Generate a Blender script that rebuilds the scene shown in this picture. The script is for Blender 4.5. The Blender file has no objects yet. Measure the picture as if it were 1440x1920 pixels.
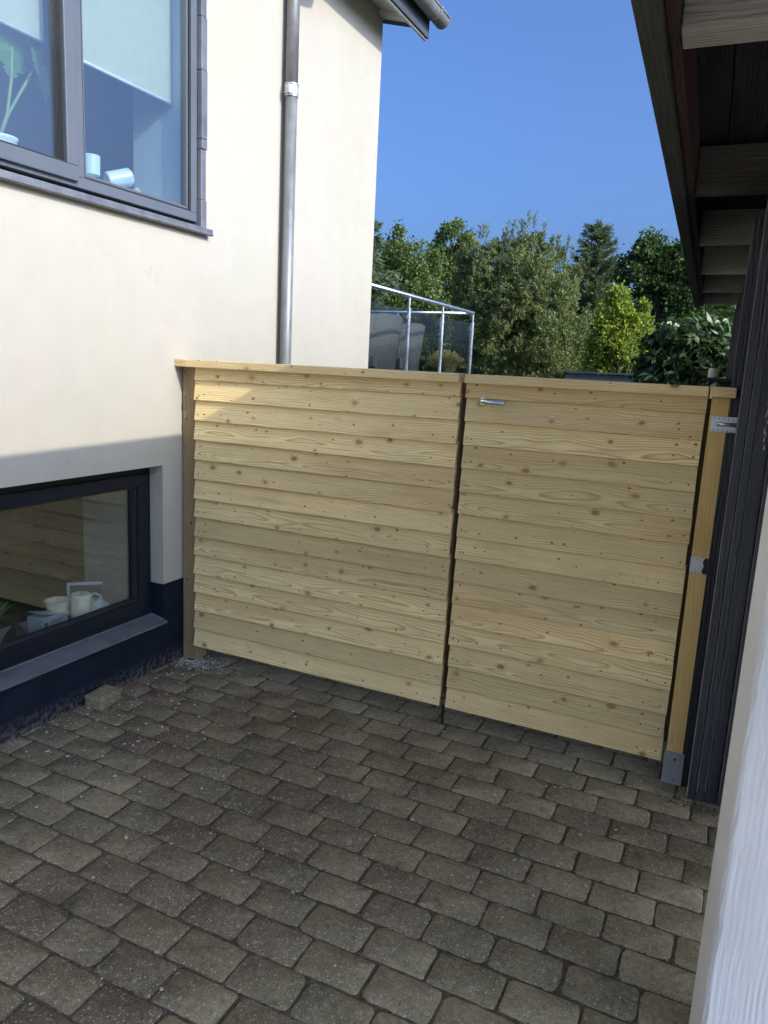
import bpy, bmesh, math, random
import numpy as np
from mathutils import Vector, Matrix
from mathutils.noise import noise as mnoise

random.seed(7)
rng = np.random.default_rng(7)
scene = bpy.context.scene
col = scene.collection

# ------------------------------------------------------------------ camera
CAM_R = [[0.9023803283, 0.4281798888, 0.0487003677],
         [0.1248542921, -0.1516049175, -0.9805240205],
         [-0.4124574509, 0.8908860375, -0.1902653921]]      # rows: right, down, forward
CAM_C = Vector((2.73468384, -3.25618177, 1.7))
FOCAL = 1414.53                                               # pixels at 1440 x 1920
cam = bpy.data.cameras.new('camera')
cam_ob = bpy.data.objects.new('camera', cam)
col.objects.link(cam_ob)
r_, d_, f_ = [Vector(v).normalized() for v in CAM_R]
m = Matrix.Identity(4)
for i in range(3):
    m[i][0], m[i][1], m[i][2], m[i][3] = r_[i], -d_[i], -f_[i], CAM_C[i]
cam_ob.matrix_world = m
cam.sensor_fit = 'VERTICAL'
cam.sensor_height = 24.0
cam.lens = 24.0 * FOCAL / 1920
cam.clip_start = 0.05
cam.clip_end = 2000
scene.camera = cam_ob

# ------------------------------------------------------------------ sky and sun
SUN_A = math.radians(13)                       # swing of the sun from the house wall's normal, towards the viewer
SUN_E = math.atan(0.5625 * math.cos(SUN_A))    # low evening sun
world = bpy.data.worlds.new('World')
scene.world = world
world.use_nodes = True
wn = world.node_tree
wn.nodes.clear()
w_out = wn.nodes.new('ShaderNodeOutputWorld')
w_bg = wn.nodes.new('ShaderNodeBackground')
w_sky = wn.nodes.new('ShaderNodeTexSky')
w_sky.sky_type = 'NISHITA'
w_sky.sun_disc = False
w_sky.sun_elevation = SUN_E
w_sky.sun_rotation = math.atan2(math.cos(SUN_A), -math.sin(SUN_A))
w_sky.air_density = 0.7
w_sky.altitude = 0
w_sky.dust_density = 7.0
w_sky.ozone_density = 10.0
w_bg.inputs['Strength'].default_value = 0.15
wn.links.new(w_sky.outputs[0], w_bg.inputs[0])
wn.links.new(w_bg.outputs[0], w_out.inputs[0])
sun = bpy.data.lights.new('sun', 'SUN')
sun.energy = 2.0
sun.angle = math.radians(0.5)
sun.color = (1.0, 0.92, 0.80)
sun_ob = bpy.data.objects.new('sun', sun)
col.objects.link(sun_ob)
sun_dir = Vector((math.cos(SUN_E) * math.cos(SUN_A), -math.cos(SUN_E) * math.sin(SUN_A), math.sin(SUN_E)))
sun_ob.rotation_euler = sun_dir.to_track_quat('Z', 'Y').to_euler()
sun_ob.location = (6, -6, 9)

vs = scene.view_settings
vs.view_transform = 'Standard'
vs.look = 'None'
vs.exposure = 1.2
vs.gamma = 1.0
vs.use_curve_mapping = False
scene.render.engine = 'CYCLES'
scene.cycles.max_bounces = 10
scene.cycles.diffuse_bounces = 6
scene.cycles.transparent_max_bounces = 16


def at(u, v, y):
    """the point at depth y that the photograph shows at pixel u, v"""
    a = Vector(((u - 720) / FOCAL, (v - 960) / FOCAL, 1.0))
    d = Vector([sum(CAM_R[k][i] * a[k] for k in range(3)) for i in range(3)])
    return CAM_C + d * ((y - CAM_C.y) / d.y)


# ------------------------------------------------------------------ node helpers
class G:
    def __init__(self, name):
        self.mat = bpy.data.materials.new(name)
        self.mat.use_nodes = True
        self.t = self.mat.node_tree
        self.t.nodes.clear()
        self.out = self.t.nodes.new('ShaderNodeOutputMaterial')

    def n(self, kind, **kw):
        x = self.t.nodes.new('ShaderNode' + kind)
        for k, v in kw.items():
            setattr(x, k, v)
        return x

    def put(self, sock, v):
        if v is None:
            return
        if isinstance(v, bpy.types.NodeSocket):
            self.t.links.new(v, sock)
        elif isinstance(v, (tuple, list)) and len(v) == 3 and sock.type == 'RGBA':
            sock.default_value = (*v, 1)
        else:
            sock.default_value = v

    def math(self, op, a, b=None, c=None, clamp=False):
        x = self.n('Math', operation=op, use_clamp=clamp)
        for i, v in enumerate((a, b, c)):
            self.put(x.inputs[i], v)
        return x.outputs[0]

    def vmath(self, op, a, b=None):
        x = self.n('VectorMath', operation=op)
        self.put(x.inputs[0], a)
        self.put(x.inputs[1], b)
        return x.outputs[0]

    def xyz(self, v):
        x = self.n('SeparateXYZ')
        self.put(x.inputs[0], v)
        return x.outputs

    def vec(self, a, b, c):
        x = self.n('CombineXYZ')
        for i, v in enumerate((a, b, c)):
            self.put(x.inputs[i], v)
        return x.outputs[0]

    def noise(self, v, scale, detail=3, rough=0.55, dist=0.0, col=False):
        x = self.n('TexNoise')
        self.put(x.inputs['Vector'], v)
        x.inputs['Scale'].default_value = scale
        x.inputs['Detail'].default_value = detail
        x.inputs['Roughness'].default_value = rough
        x.inputs['Distortion'].default_value = dist
        return x.outputs['Color' if col else 'Fac']

    def voro(self, v, scale, feature='F1', rnd=1.0, dim='3D'):
        x = self.n('TexVoronoi', feature=feature, voronoi_dimensions=dim)
        self.put(x.inputs['Vector'], v)
        x.inputs['Scale'].default_value = scale
        x.inputs['Randomness'].default_value = rnd
        return x

    def ramp(self, fac, *stops):
        x = self.n('ValToRGB')
        self.put(x.inputs[0], fac)
        e = x.color_ramp.elements
        while len(e) < len(stops):
            e.new(0.5)
        for k, (p, c) in enumerate(stops):
            e[k].position = p
            e[k].color = (*c, 1) if isinstance(c, (tuple, list)) else (c, c, c, 1)
        return x.outputs[0]

    def mapr(self, v, a, b, c, d):
        x = self.n('MapRange')
        for i, q in enumerate((v, a, b, c, d)):
            self.put(x.inputs[i], q)
        return x.outputs[0]

    def mix(self, fac, a, b, mode='MIX'):
        x = self.n('Mix', data_type='RGBA', blend_type=mode)
        self.put(x.inputs[0], fac)
        self.put(x.inputs[6], a)
        self.put(x.inputs[7], b)
        return x.outputs[2]

    def coord(self, what='Object'):
        return self.n('TexCoord').outputs[what]

    def pos(self):
        return self.n('NewGeometry').outputs['Position']

    def rand(self):
        return self.n('ObjectInfo').outputs['Random']

    def bump(self, h, strength=0.3, dist=0.01, normal=None):
        x = self.n('Bump')
        x.inputs['Strength'].default_value = strength
        x.inputs['Distance'].default_value = dist
        self.put(x.inputs['Height'], h)
        self.put(x.inputs['Normal'], normal)
        return x.outputs[0]

    def bsdf(self, color, rough=0.6, metal=0.0, normal=None, spec=0.5, **kw):
        x = self.n('BsdfPrincipled')
        self.put(x.inputs['Base Color'], color)
        self.put(x.inputs['Roughness'], rough)
        self.put(x.inputs['Metallic'], metal)
        self.put(x.inputs['Normal'], normal)
        self.put(x.inputs['Specular IOR Level'], spec)
        for k, v in kw.items():
            self.put(x.inputs[k], v)
        self.t.links.new(x.outputs[0], self.out.inputs[0])
        return x

    def surf(self, s):
        self.t.links.new(s, self.out.inputs[0])


M = {}


def plain(name, c, rough=0.5, metal=0.0, spec=0.5, var=0.12, scale=6.0, bump=0.0, bscale=60.0):
    g = G(name)
    p = g.coord('Object')
    nz = g.noise(p, scale, 4)
    k = g.mapr(nz, 0.3, 0.7, 1 - var, 1 + var)
    cc = g.vmath('MULTIPLY', g.vec(*c), g.vec(k, k, k))
    nr = g.bump(g.noise(p, bscale, 3), bump, 0.004) if bump else None
    rr = g.mapr(nz, 0.3, 0.7, rough - 0.07, rough + 0.07)
    g.bsdf(cc, rr, metal, nr, spec)
    M[name] = g.mat
    return g.mat


def wood(name, light, dark, knot, axis='X', ring=700.0, knots=True, green=0.0, rough=0.7, orange=0.5, contrast=0.9):
    """sawn softwood: growth rings cut lengthwise, knots that bend them, fine fibre"""
    g = G(name)
    o = g.xyz(g.coord('Object'))
    rd = g.rand()
    if axis == 'X':
        L, T, D = o[0], o[2], o[1]
    elif axis == 'Z':
        L, T, D = o[2], o[0], o[1]
    else:
        L, T, D = o[1], o[0], o[2]
    L = g.math('ADD', L, g.math('MULTIPLY', rd, 61.7))
    wob = g.noise(g.vec(L, g.math('MULTIPLY', rd, 9.0), 0.0), 0.9, 2)
    wob2 = g.noise(g.vec(L, g.math('MULTIPLY', T, 2.0), 3.0), 2.3, 2)
    # depth of the pith under the face and its swing across the board
    h = g.math('ADD', g.math('MULTIPLY', wob, 0.14), -0.035)
    h = g.math('ADD', h, g.math('MULTIPLY', D, 0.8))
    tt = g.math('ADD', T, g.math('MULTIPLY', g.math('SUBTRACT', wob2, 0.5), 0.075))
    tt = g.math('ADD', tt, g.math('MULTIPLY', g.math('SUBTRACT', g.math('FRACT', g.math('MULTIPLY', rd, 17.3)), 0.5), 0.10))
    r = g.math('SQRT', g.math('ADD', g.math('MULTIPLY', tt, tt), g.math('MULTIPLY', h, h)))
    kn = None
    if knots:
        kv = g.vec(g.math('MULTIPLY', L, 5.6), g.math('MULTIPLY', g.math('ADD', T, g.math('MULTIPLY', rd, 5.0)), 8.5), 0.0)
        kw = g.vmath('ADD', kv, g.vmath('MULTIPLY', g.vmath('SUBTRACT', g.noise(g.vec(L, T, 0.0), 25, 2, col=True), (0.5, 0.5, 0.5)), (0.12, 0.12, 0.0)))
        v1 = g.voro(kw, 1.0, dim='2D')
        cr = g.xyz(v1.outputs['Color'])
        size = g.mapr(g.math('POWER', cr[0], 1.6), 0.10, 1.0, 0.0, 0.092)      # many small knots, a few large
        size = g.math('MAXIMUM', size, 0.0001)
        dn = g.math('DIVIDE', v1.outputs['Distance'], size)
        kn = g.math('MULTIPLY', g.mapr(dn, 0.6, 1.3, 1.0, 0.0), g.mapr(cr[2], 0.0, 1.0, 0.45, 1.0))
        halo = g.mapr(dn, 0.9, 3.2, 1.0, 0.0)
        halo = g.math('MULTIPLY', halo, halo)
        r = g.math('ADD', r, g.math('MULTIPLY', halo, 0.024))
        v2 = g.voro(g.vec(g.math('MULTIPLY', L, 7.5), g.math('MULTIPLY', g.math('ADD', T, g.math('MULTIPLY', rd, 3.0)), 11.0), 0.0), 1.0, dim='2D')
        s2 = g.math('MAXIMUM', g.mapr(g.xyz(v2.outputs['Color'])[1], 0.20, 1.0, 0.0, 0.066), 0.0001)
        pin = g.mapr(g.math('DIVIDE', v2.outputs['Distance'], s2), 0.6, 1.1, 0.9, 0.0)
    ph = g.math('MULTIPLY', r, ring)
    ph = g.math('ADD', ph, g.math('MULTIPLY', g.noise(g.vec(L, g.math('MULTIPLY', T, 30.0), D), 3.0, 3), 2.2))
    band = g.math('FRACT', g.math('DIVIDE', ph, 6.283))
    band = g.ramp(band, (0.0, 0.0), (0.62, 0.35), (0.88, 1.0), (1.0, 0.0))
    fib = g.noise(g.vec(g.math('MULTIPLY', L, 6.0), g.math('MULTIPLY', T, 260.0), g.math('MULTIPLY', D, 260.0)), 1.0, 3)
    blot = g.noise(g.vec(g.math('MULTIPLY', L, 1.6), g.math('MULTIPLY', T, 5.0), rd), 1.0, 3)
    f = g.math('MULTIPLY', band, g.mapr(blot, 0.3, 0.7, contrast * 0.55, contrast))
    f = g.math('ADD', f, g.mapr(fib, 0.25, 0.75, -0.26, 0.26), clamp=True)
    c = g.mix(f, light, dark)
    tone = g.mapr(blot, 0.3, 0.72, 0.88, 1.10)
    rt = g.mapr(g.math('FRACT', g.math('MULTIPLY', rd, 7.77)), 0, 1, 0.76, 1.10)
    tone = g.math('MULTIPLY', tone, rt)
    c = g.vmath('MULTIPLY', c, g.vec(tone, tone, tone))
    if orange:
        oo = g.noise(g.vec(g.math('MULTIPLY', L, 0.9), g.math('MULTIPLY', T, 9.0), g.math('MULTIPLY', rd, 31.0)), 1.0, 2)
        c = g.mix(g.mapr(oo, 0.54, 0.74, 0.0, orange), c, (0.52, 0.27, 0.10))
    if green:
        gg = g.noise(g.vec(g.math('MULTIPLY', L, 4.0), g.math('MULTIPLY', T, 12.0), g.math('MULTIPLY', rd, 77.0)), 1.0, 2)
        c = g.mix(g.mapr(gg, 0.66, 0.78, 0.0, green), c, (0.33, 0.40, 0.22))
    dm = g.noise(g.vec(g.math('MULTIPLY', L, 2.2), g.math('MULTIPLY', T, 7.0), g.math('MULTIPLY', rd, 51.0)), 1.0, 4, 0.6)
    c = g.mix(g.mapr(dm, 0.56, 0.76, 0.0, 0.34), c, (light[0] * 0.50, light[1] * 0.48, light[2] * 0.42))
    bh = g.math('ADD', g.math('MULTIPLY', f, -0.5), g.math('MULTIPLY', fib, 0.6))
    if knots:
        kc = g.mix(g.mapr(dn, 0.2, 0.95, 0.0, 1.0), knot, (knot[0] * 0.55, knot[1] * 0.48, knot[2] * 0.42))
        c = g.mix(g.math('MULTIPLY', halo, 0.45), c, (0.46, 0.27, 0.10))
        c = g.mix(kn, c, kc)
        c = g.mix(pin, c, (knot[0] * 0.6, knot[1] * 0.55, knot[2] * 0.5))
        # short drying cracks along the grain
        cv = g.voro(g.vec(g.math('MULTIPLY', L, 1.3), g.math('MULTIPLY', g.math('ADD', T, g.math('MULTIPLY', g.noise(g.vec(L, 0.0, 0.0), 6.0, 2), 0.012)), 60.0), g.math('MULTIPLY', rd, 13.0)), 1.0, rnd=1.0)
        crk = g.math('MULTIPLY', g.mapr(cv.outputs['Distance'], 0.03, 0.10, 1.0, 0.0), g.mapr(g.xyz(cv.outputs['Color'])[1], 0.93, 0.94, 0.0, 0.75))
        c = g.mix(crk, c, (0.10, 0.06, 0.03))
        bh = g.math('SUBTRACT', bh, g.math('MULTIPLY', crk, 2.0))
    nr = g.bump(bh, 0.35, 0.002)
    g.bsdf(c, rough, 0.0, nr, 0.25)
    M[name] = g.mat
    return g.mat


def painted_wood(name, c, rough=0.5, axis='Z', grain=0.6, wear=0.0, wear_c=(0.4, 0.36, 0.28), var=0.2, spec=0.4):
    """rough sawn timber under paint: the grain shows as relief"""
    g = G(name)
    o = g.xyz(g.coord('Object'))
    rd = g.rand()
    L, T, D = {'X': (o[0], o[2], o[1]), 'Z': (o[2], o[0], o[1]), 'Y': (o[1], o[0], o[2])}[axis]
    L = g.math('ADD', L, g.math('MULTIPLY', rd, 31.0))
    wob = g.noise(g.vec(L, g.math('MULTIPLY', g.math('ADD', T, D), 4.0), rd), 1.4, 3)
    kv = g.voro(g.vec(g.math('MULTIPLY', L, 2.2), g.math('MULTIPLY', g.math('ADD', T, D), 5.0), g.math('MULTIPLY', rd, 9.0)), 1.0)
    kb = g.mapr(kv.outputs['Distance'], 0.0, 0.35, 1.0, 0.0)
    ph = g.math('ADD', g.math('MULTIPLY', g.math('ADD', T, D), 420.0), g.math('ADD', g.math('MULTIPLY', wob, 26.0), g.math('MULTIPLY', kb, 16.0)))
    rg = g.math('SINE', ph)
    fib = g.noise(g.vec(g.math('MULTIPLY', L, 9.0), g.math('MULTIPLY', T, 150.0), g.math('MULTIPLY', D, 150.0)), 1.0, 4)
    hgt = g.math('ADD', g.math('MULTIPLY', g.math('MULTIPLY', rg, g.mapr(wob, 0.4, 0.65, 0.02, 0.35)), 0.8), g.math('MULTIPLY', fib, 1.5))
    blot = g.noise(g.vec(L, g.math('MULTIPLY', T, 3.0), D), 2.4, 4)
    k = g.mapr(blot, 0.3, 0.7, 1 - var, 1 + var)
    k = g.math('ADD', k, g.math('MULTIPLY', g.math('SUBTRACT', fib, 0.5), var * 1.2))
    k = g.math('ADD', k, g.math('MULTIPLY', rg, var * 0.35))
    cc = g.vmath('MULTIPLY', g.vec(*c), g.vec(k, k, k))
    if wear:
        wn_ = g.noise(g.vec(g.math('MULTIPLY', L, 2.0), g.math('MULTIPLY', T, 30.0), g.math('MULTIPLY', D, 30.0)), 2.0, 5)
        cc = g.mix(g.mapr(wn_, 0.62, 0.75, 0.0, wear), cc, wear_c)
    nr = g.bump(hgt, grain, 0.004)
    g.bsdf(cc, rough, 0.0, nr, spec)
    M[name] = g.mat
    return g.mat


def make_materials():
    # white render on the house: flat trowelled, with faint patches and hairline scuffs
    g = G('render_white')
    p = g.pos()
    big = g.noise(p, 1.3, 3)
    mid = g.noise(p, 7.0, 4)
    fine = g.noise(p, 160.0, 3)
    c = g.ramp(big, (0.3, (0.368, 0.340, 0.280)), (0.42, (0.372, 0.352, 0.288)), (0.55, (0.380, 0.354, 0.300)), (0.7, (0.375, 0.343, 0.290)))
    grn = g.noise(p, 420.0, 2)
    kk = g.math('ADD', g.mapr(grn, 0.3, 0.7, 0.955, 1.045), g.mapr(mid, 0.3, 0.7, -0.025, 0.025))
    c = g.vmath('MULTIPLY', c, g.vec(kk, kk, kk))
    px, py, pz = g.xyz(p)
    run = g.noise(g.vec(0.0, g.math('MULTIPLY', py, 22.0), g.math('MULTIPLY', pz, 0.7)), 1.0, 4, 0.65)
    c = g.mix(g.math('MULTIPLY', g.mapr(run, 0.58, 0.80, 0.0, 0.30), g.mapr(mid, 0.35, 0.65, 0.3, 1.0)), c, (0.33, 0.30, 0.245))
    crk = g.voro(g.vmath('ADD', g.vmath('MULTIPLY', p, (1.0, 1.1, 0.8)), g.vmath('MULTIPLY', g.noise(p, 5.0, 3, col=True), (0.0, 0.35, 0.35))), 1.0, 'DISTANCE_TO_EDGE')
    hl = g.math('MULTIPLY', g.mapr(crk.outputs['Distance'], 0.0, 0.004, 1.0, 0.0), g.mapr(g.noise(p, 1.7, 2), 0.52, 0.6, 0.0, 0.28))
    c = g.mix(hl, c, (0.27, 0.25, 0.215))
    sv = g.voro(g.vmath('MULTIPLY', p, (1.0, 3.4, 7.0)), 1.0)
    sc = g.math('MULTIPLY', g.mapr(sv.outputs['Distance'], 0.02, 0.10, 1.0, 0.0), g.mapr(g.xyz(sv.outputs['Color'])[0], 0.62, 0.64, 0.0, 0.22))
    c = g.mix(g.math('MULTIPLY', sc, g.mapr(g.noise(p, 60, 3), 0.4, 0.6, 0.0, 1.0)), c, (0.40, 0.37, 0.32))
    zz = g.xyz(p)[2]
    hh = g.math('ADD', g.math('MULTIPLY', big, 1.6), g.math('ADD', g.math('MULTIPLY', mid, 0.25), g.math('MULTIPLY', fine, 0.035)))
    g.bsdf(c, 0.85, 0.0, g.bump(hh, 0.35, 0.02), 0.2)
    M['render_white'] = g.mat

    g = G('plinth_navy')
    p = g.pos()
    a = g.noise(p, 9.0, 4)
    c = g.ramp(a, (0.3, (0.0055, 0.0090, 0.0170)), (0.7, (0.0090, 0.0140, 0.0250)))
    zz = g.xyz(p)[2]
    dirt = g.math('MULTIPLY', g.mapr(zz, 0.0, 0.10, 1.0, 0.0), g.mapr(g.noise(p, 40, 4), 0.42, 0.62, 0.0, 0.85))
    c = g.mix(dirt, c, (0.11, 0.10, 0.085))
    sp = g.voro(p, 55.0)
    spk = g.math('MULTIPLY', g.mapr(sp.outputs['Distance'], 0.06, 0.13, 1.0, 0.0), g.mapr(g.xyz(sp.outputs['Color'])[2], 0.95, 0.96, 0.0, 0.7))
    c = g.mix(spk, c, (0.30, 0.29, 0.27))
    g.bsdf(c, 0.8, 0.0, g.bump(g.noise(p, 90, 3), 0.25, 0.004), 0.12)
    M['plinth_navy'] = g.mat

    # grey zinc: cloudy patina
    def zinc(name, c, rough, streak=30.0, metal=0.75):
        g = G(name)
        o = g.coord('Object')
        a = g.noise(g.vmath('MULTIPLY', o, (streak, streak, 3.0)), 1.0, 5)
        b = g.noise(o, 14.0, 4)
        k = g.math('ADD', g.mapr(a, 0.3, 0.7, 0.78, 1.12), g.mapr(b, 0.3, 0.7, -0.10, 0.10))
        cc = g.vmath('MULTIPLY', g.vec(*c), g.vec(k, k, k))
        g.bsdf(cc, g.mapr(b, 0.3, 0.7, rough - 0.08, rough + 0.1), metal, g.bump(b, 0.1, 0.004), 0.5)
        M[name] = g.mat
    zinc('zinc_pipe', (0.21, 0.213, 0.21), 0.45, 30, 0.35)
    zinc('zinc_flashing', (0.19, 0.20, 0.22), 0.5, 10, 0.6)
    zinc('galvanised', (0.62, 0.64, 0.66), 0.36, 9)
    zinc('shoe_steel', (0.42, 0.44, 0.46), 0.5, 8, 0.5)
    zinc('gutter_grey', (0.20, 0.21, 0.22), 0.5, 5, 0.3)
    plain('stainless', (0.62, 0.65, 0.70), 0.28, 0.95, 0.5, 0.03)
    plain('anthracite', (0.085, 0.098, 0.115), 0.42, 0, 0.5, 0.06, 4)
    plain('anthracite_navy', (0.0065, 0.0100, 0.0165), 0.45, 0, 0.25, 0.08, 5)
    plain('rubber', (0.012, 0.013, 0.015), 0.6)
    plain('soffit_white', (0.55, 0.55, 0.53), 0.7, 0, 0.3, 0.10, 5)
    plain('fascia_dark', (0.055, 0.065, 0.085), 0.55, 0, 0.3, 0.1, 5)
    plain('roof_felt', (0.03, 0.03, 0.032), 0.9, 0, 0.2, 0.2, 8, 0.3)
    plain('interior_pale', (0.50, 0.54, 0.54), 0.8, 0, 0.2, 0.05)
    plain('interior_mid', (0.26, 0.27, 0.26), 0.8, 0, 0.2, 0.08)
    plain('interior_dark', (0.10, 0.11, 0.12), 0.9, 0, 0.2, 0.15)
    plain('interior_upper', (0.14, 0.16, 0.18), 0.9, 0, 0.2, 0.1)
    plain('blind_fabric', (0.44, 0.42, 0.31), 0.9, 0, 0.1, 0.04, 30, 0.2, 300)
    plain('wax', (0.74, 0.69, 0.54), 0.5, 0, 0.4, 0.05)
    plain('card_white', (0.50, 0.53, 0.55), 0.6, 0, 0.3, 0.05)
    plain('print_grey', (0.10, 0.12, 0.14), 0.6)
    plain('plastic_white', (0.60, 0.64, 0.63), 0.35, 0, 0.5, 0.05)
    plain('plastic_black', (0.015, 0.016, 0.018), 0.35, 0, 0.5)
    plain('card_beige', (0.50, 0.42, 0.30), 0.8)
    plain('lamp_lens', (0.75, 0.78, 0.78), 0.15)
    plain('deck_grey', (0.16, 0.14, 0.12), 0.8, 0, 0.2, 0.2)
    plain('pot_dark', (0.03, 0.03, 0.032), 0.6)
    plain('screw_steel', (0.50, 0.50, 0.47), 0.35, 0.8)
    plain('screw_dark', (0.10, 0.075, 0.045), 0.6, 0.2)
    plain('stem_green', (0.16, 0.24, 0.08), 0.6)
    plain('chip_pale', (0.42, 0.39, 0.33), 0.9, 0, 0.2, 0.3, 40)

    wood('pine_board', (0.92, 0.73, 0.37), (0.46, 0.29, 0.10), (0.38, 0.215, 0.085), 'X', 760, True, 0.45, 0.72, 0.42)
    wood('pine_cap', (0.82, 0.63, 0.32), (0.60, 0.40, 0.16), (0.28, 0.15, 0.06), 'X', 620, True, 0.2, 0.7, 0.18)
    wood('pine_post', (0.76, 0.53, 0.20), (0.55, 0.35, 0.10), (0.24, 0.13, 0.05), 'Z', 420, False, 0.3, 0.7, 0.4, 0.6)
    wood('pine_post_worn', (0.34, 0.245, 0.13), (0.22, 0.15, 0.075), (0.12, 0.07, 0.04), 'Z', 420, True, 0.2, 0.8, 0.15, 0.7)
    painted_wood('black_paint', (0.021, 0.024, 0.029), 0.46, 'Z', 0.8, 0.35, (0.10, 0.095, 0.085), 0.3, 0.5)
    painted_wood('black_roof_board', (0.018, 0.019, 0.022), 0.75, 'Y', 0.7, 0.5, (0.05, 0.05, 0.05), 0.4, 0.3)
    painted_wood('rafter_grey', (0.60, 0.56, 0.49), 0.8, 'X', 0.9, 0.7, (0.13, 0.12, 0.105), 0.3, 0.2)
    painted_wood('edge_wear', (0.17, 0.17, 0.165), 0.6, 'Z', 0.5, 0.8, (0.03, 0.033, 0.038), 0.3, 0.4)
    painted_wood('rafter_shaded', (0.075, 0.068, 0.058), 0.8, 'X', 0.9, 0.6, (0.22, 0.19, 0.15), 0.3, 0.2)
    painted_wood('rafter_half_shaded', (0.30, 0.28, 0.25), 0.8, 'X', 0.9, 0.7, (0.12, 0.11, 0.10), 0.3, 0.2)
    painted_wood('fascia_brown', (0.050, 0.026, 0.026), 0.7, 'Y', 0.6, 0.3, (0.08, 0.06, 0.05), 0.3, 0.3)
    painted_wood('fascia_grey', (0.040, 0.041, 0.040), 0.7, 'Y', 0.7, 0.5, (0.085, 0.085, 0.08), 0.3, 0.3)
    painted_wood('white_paint_rough', (0.80, 0.79, 0.76), 0.42, 'Z', 0.34, 0.12, (0.55, 0.54, 0.51), 0.085, 0.45)
    painted_wood('fence_far', (0.045, 0.055, 0.062), 0.8, 'X', 0.5, 0.4, (0.17, 0.18, 0.18), 0.25, 0.3)

    # concrete pavers: dark grey-brown, speckled with pale aggregate
    g = G('paver')
    p = g.pos()
    rd = g.rand()
    base = g.ramp(rd, (0.0, (0.141, 0.113, 0.068)), (0.3, (0.165, 0.134, 0.077)), (0.55, (0.153, 0.113, 0.072)), (0.72, (0.189, 0.150, 0.084)), (0.86, (0.128, 0.107, 0.070)), (1.0, (0.180, 0.130, 0.078)))
    a = g.noise(p, 5.0, 5)
    b = g.noise(p, 45.0, 5, 0.7)
    k = g.math('MULTIPLY', g.mapr(a, 0.3, 0.7, 0.74, 1.26), g.mapr(b, 0.25, 0.75, 0.62, 1.38))
    k = g.math('MULTIPLY', k, g.mapr(g.math('FRACT', g.math('MULTIPLY', rd, 13.7)), 0.0, 1.0, 0.80, 1.18))
    c = g.vmath('MULTIPLY', base, g.vec(k, k, k))
    red = g.noise(p, 2.3, 3)
    c = g.mix(g.mapr(red, 0.56, 0.70, 0.0, 0.35), c, (0.150, 0.105, 0.080))
    glow_noise = g.noise(g.vmath('ADD', p, (9.0, 3.0, 0.0)), 1.5, 3)
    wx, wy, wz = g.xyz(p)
    glow_ramp = g.math('MULTIPLY', g.mapr(wx, 1.3, 2.3, 0.0, 1.0), g.mapr(glow_noise, 0.34, 0.56, 0.25, 1.0))
    c = g.mix(g.math('MAXIMUM', g.mapr(glow_noise, 0.50, 0.66, 0.0, 0.5), g.math('MULTIPLY', glow_ramp, 0.85)), c, g.vmath('MULTIPLY', g.vec(0.262, 0.224, 0.132), g.vec(k, k, k)))  # soft bounced light on the stones, painted as paler colour, stronger towards the shed
    for sc_, th, amt, pc in ((230.0, 0.62, 0.85, (0.36, 0.325, 0.26)), (130.0, 0.80, 0.9, (0.42, 0.39, 0.33)), (48.0, 0.93, 0.6, (0.36, 0.34, 0.30)), (240.0, 0.60, 0.8, (0.030, 0.026, 0.020))):
        v = g.voro(p, sc_)
        s = g.math('MULTIPLY', g.mapr(v.outputs['Distance'], 0.22, 0.42, 1.0, 0.0), g.mapr(g.xyz(v.outputs['Color'])[0], th, th + 0.02, 0.0, amt))
        c = g.mix(s, c, pc)
    stain = g.noise(g.vmath('ADD', p, (0.0, 7.0, 0.0)), 11.0, 4, 0.65)
    c = g.mix(g.mapr(stain, 0.58, 0.74, 0.0, 0.5), c, (0.055, 0.046, 0.036))
    st2 = g.noise(g.vmath('ADD', p, (5.0, 1.0, 0.0)), 2.1, 4, 0.6)
    c = g.mix(g.mapr(st2, 0.54, 0.68, 0.0, 0.5), c, g.vmath('MULTIPLY', c, (0.62, 0.55, 0.50)))
    hgt = g.math('ADD', g.math('MULTIPLY', b, 1.0), g.math('MULTIPLY', g.noise(p, 190.0, 3), 0.7))
    g.bsdf(c, 0.88, 0.0, g.bump(hgt, 0.55, 0.004), 0.25)
    M['paver'] = g.mat

    g = G('joint_soil')
    p = g.pos()
    a = g.noise(p, 60.0, 5, 0.7)
    c = g.ramp(a, (0.3, (0.045, 0.036, 0.024)), (0.55, (0.110, 0.088, 0.060)), (0.75, (0.20, 0.168, 0.120)))
    c = g.mix(g.mapr(g.noise(p, 6.0, 3), 0.52, 0.66, 0.0, 0.7), c, (0.070, 0.068, 0.026))
    g.bsdf(c, 0.95, 0.0, g.bump(a, 0.8, 0.008), 0.15)
    M['joint_soil'] = g.mat

    g = G('lawn')
    p = g.pos()
    c = g.ramp(g.noise(p, 3.0, 5), (0.3, (0.035, 0.055, 0.015)), (0.7, (0.07, 0.10, 0.03)))
    g.bsdf(c, 0.9, 0.0, g.bump(g.noise(p, 50, 3), 0.5, 0.02), 0.2)
    M['lawn'] = g.mat

    def glass(name, fac, tint, gl=(0.92, 0.96, 1.0)):
        g = G(name)
        t = g.n('BsdfTransparent')
        t.inputs[0].default_value = (*tint, 1)
        s = g.n('BsdfGlossy')
        s.inputs[0].default_value = (*gl, 1)
        s.inputs['Roughness'].default_value = 0.004
        ge = g.n('NewGeometry')
        dt = g.n('VectorMath', operation='DOT_PRODUCT')
        g.put(dt.inputs[0], ge.outputs['Normal'])
        g.put(dt.inputs[1], ge.outputs['Incoming'])
        cs = g.math('SUBTRACT', 1.0, g.math('ABSOLUTE', dt.outputs['Value']))
        x = g.n('MixShader')
        g.put(x.inputs[0], g.math('ADD', g.math('MULTIPLY', g.math('POWER', cs, 5.0), 0.9), fac, clamp=True))
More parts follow.
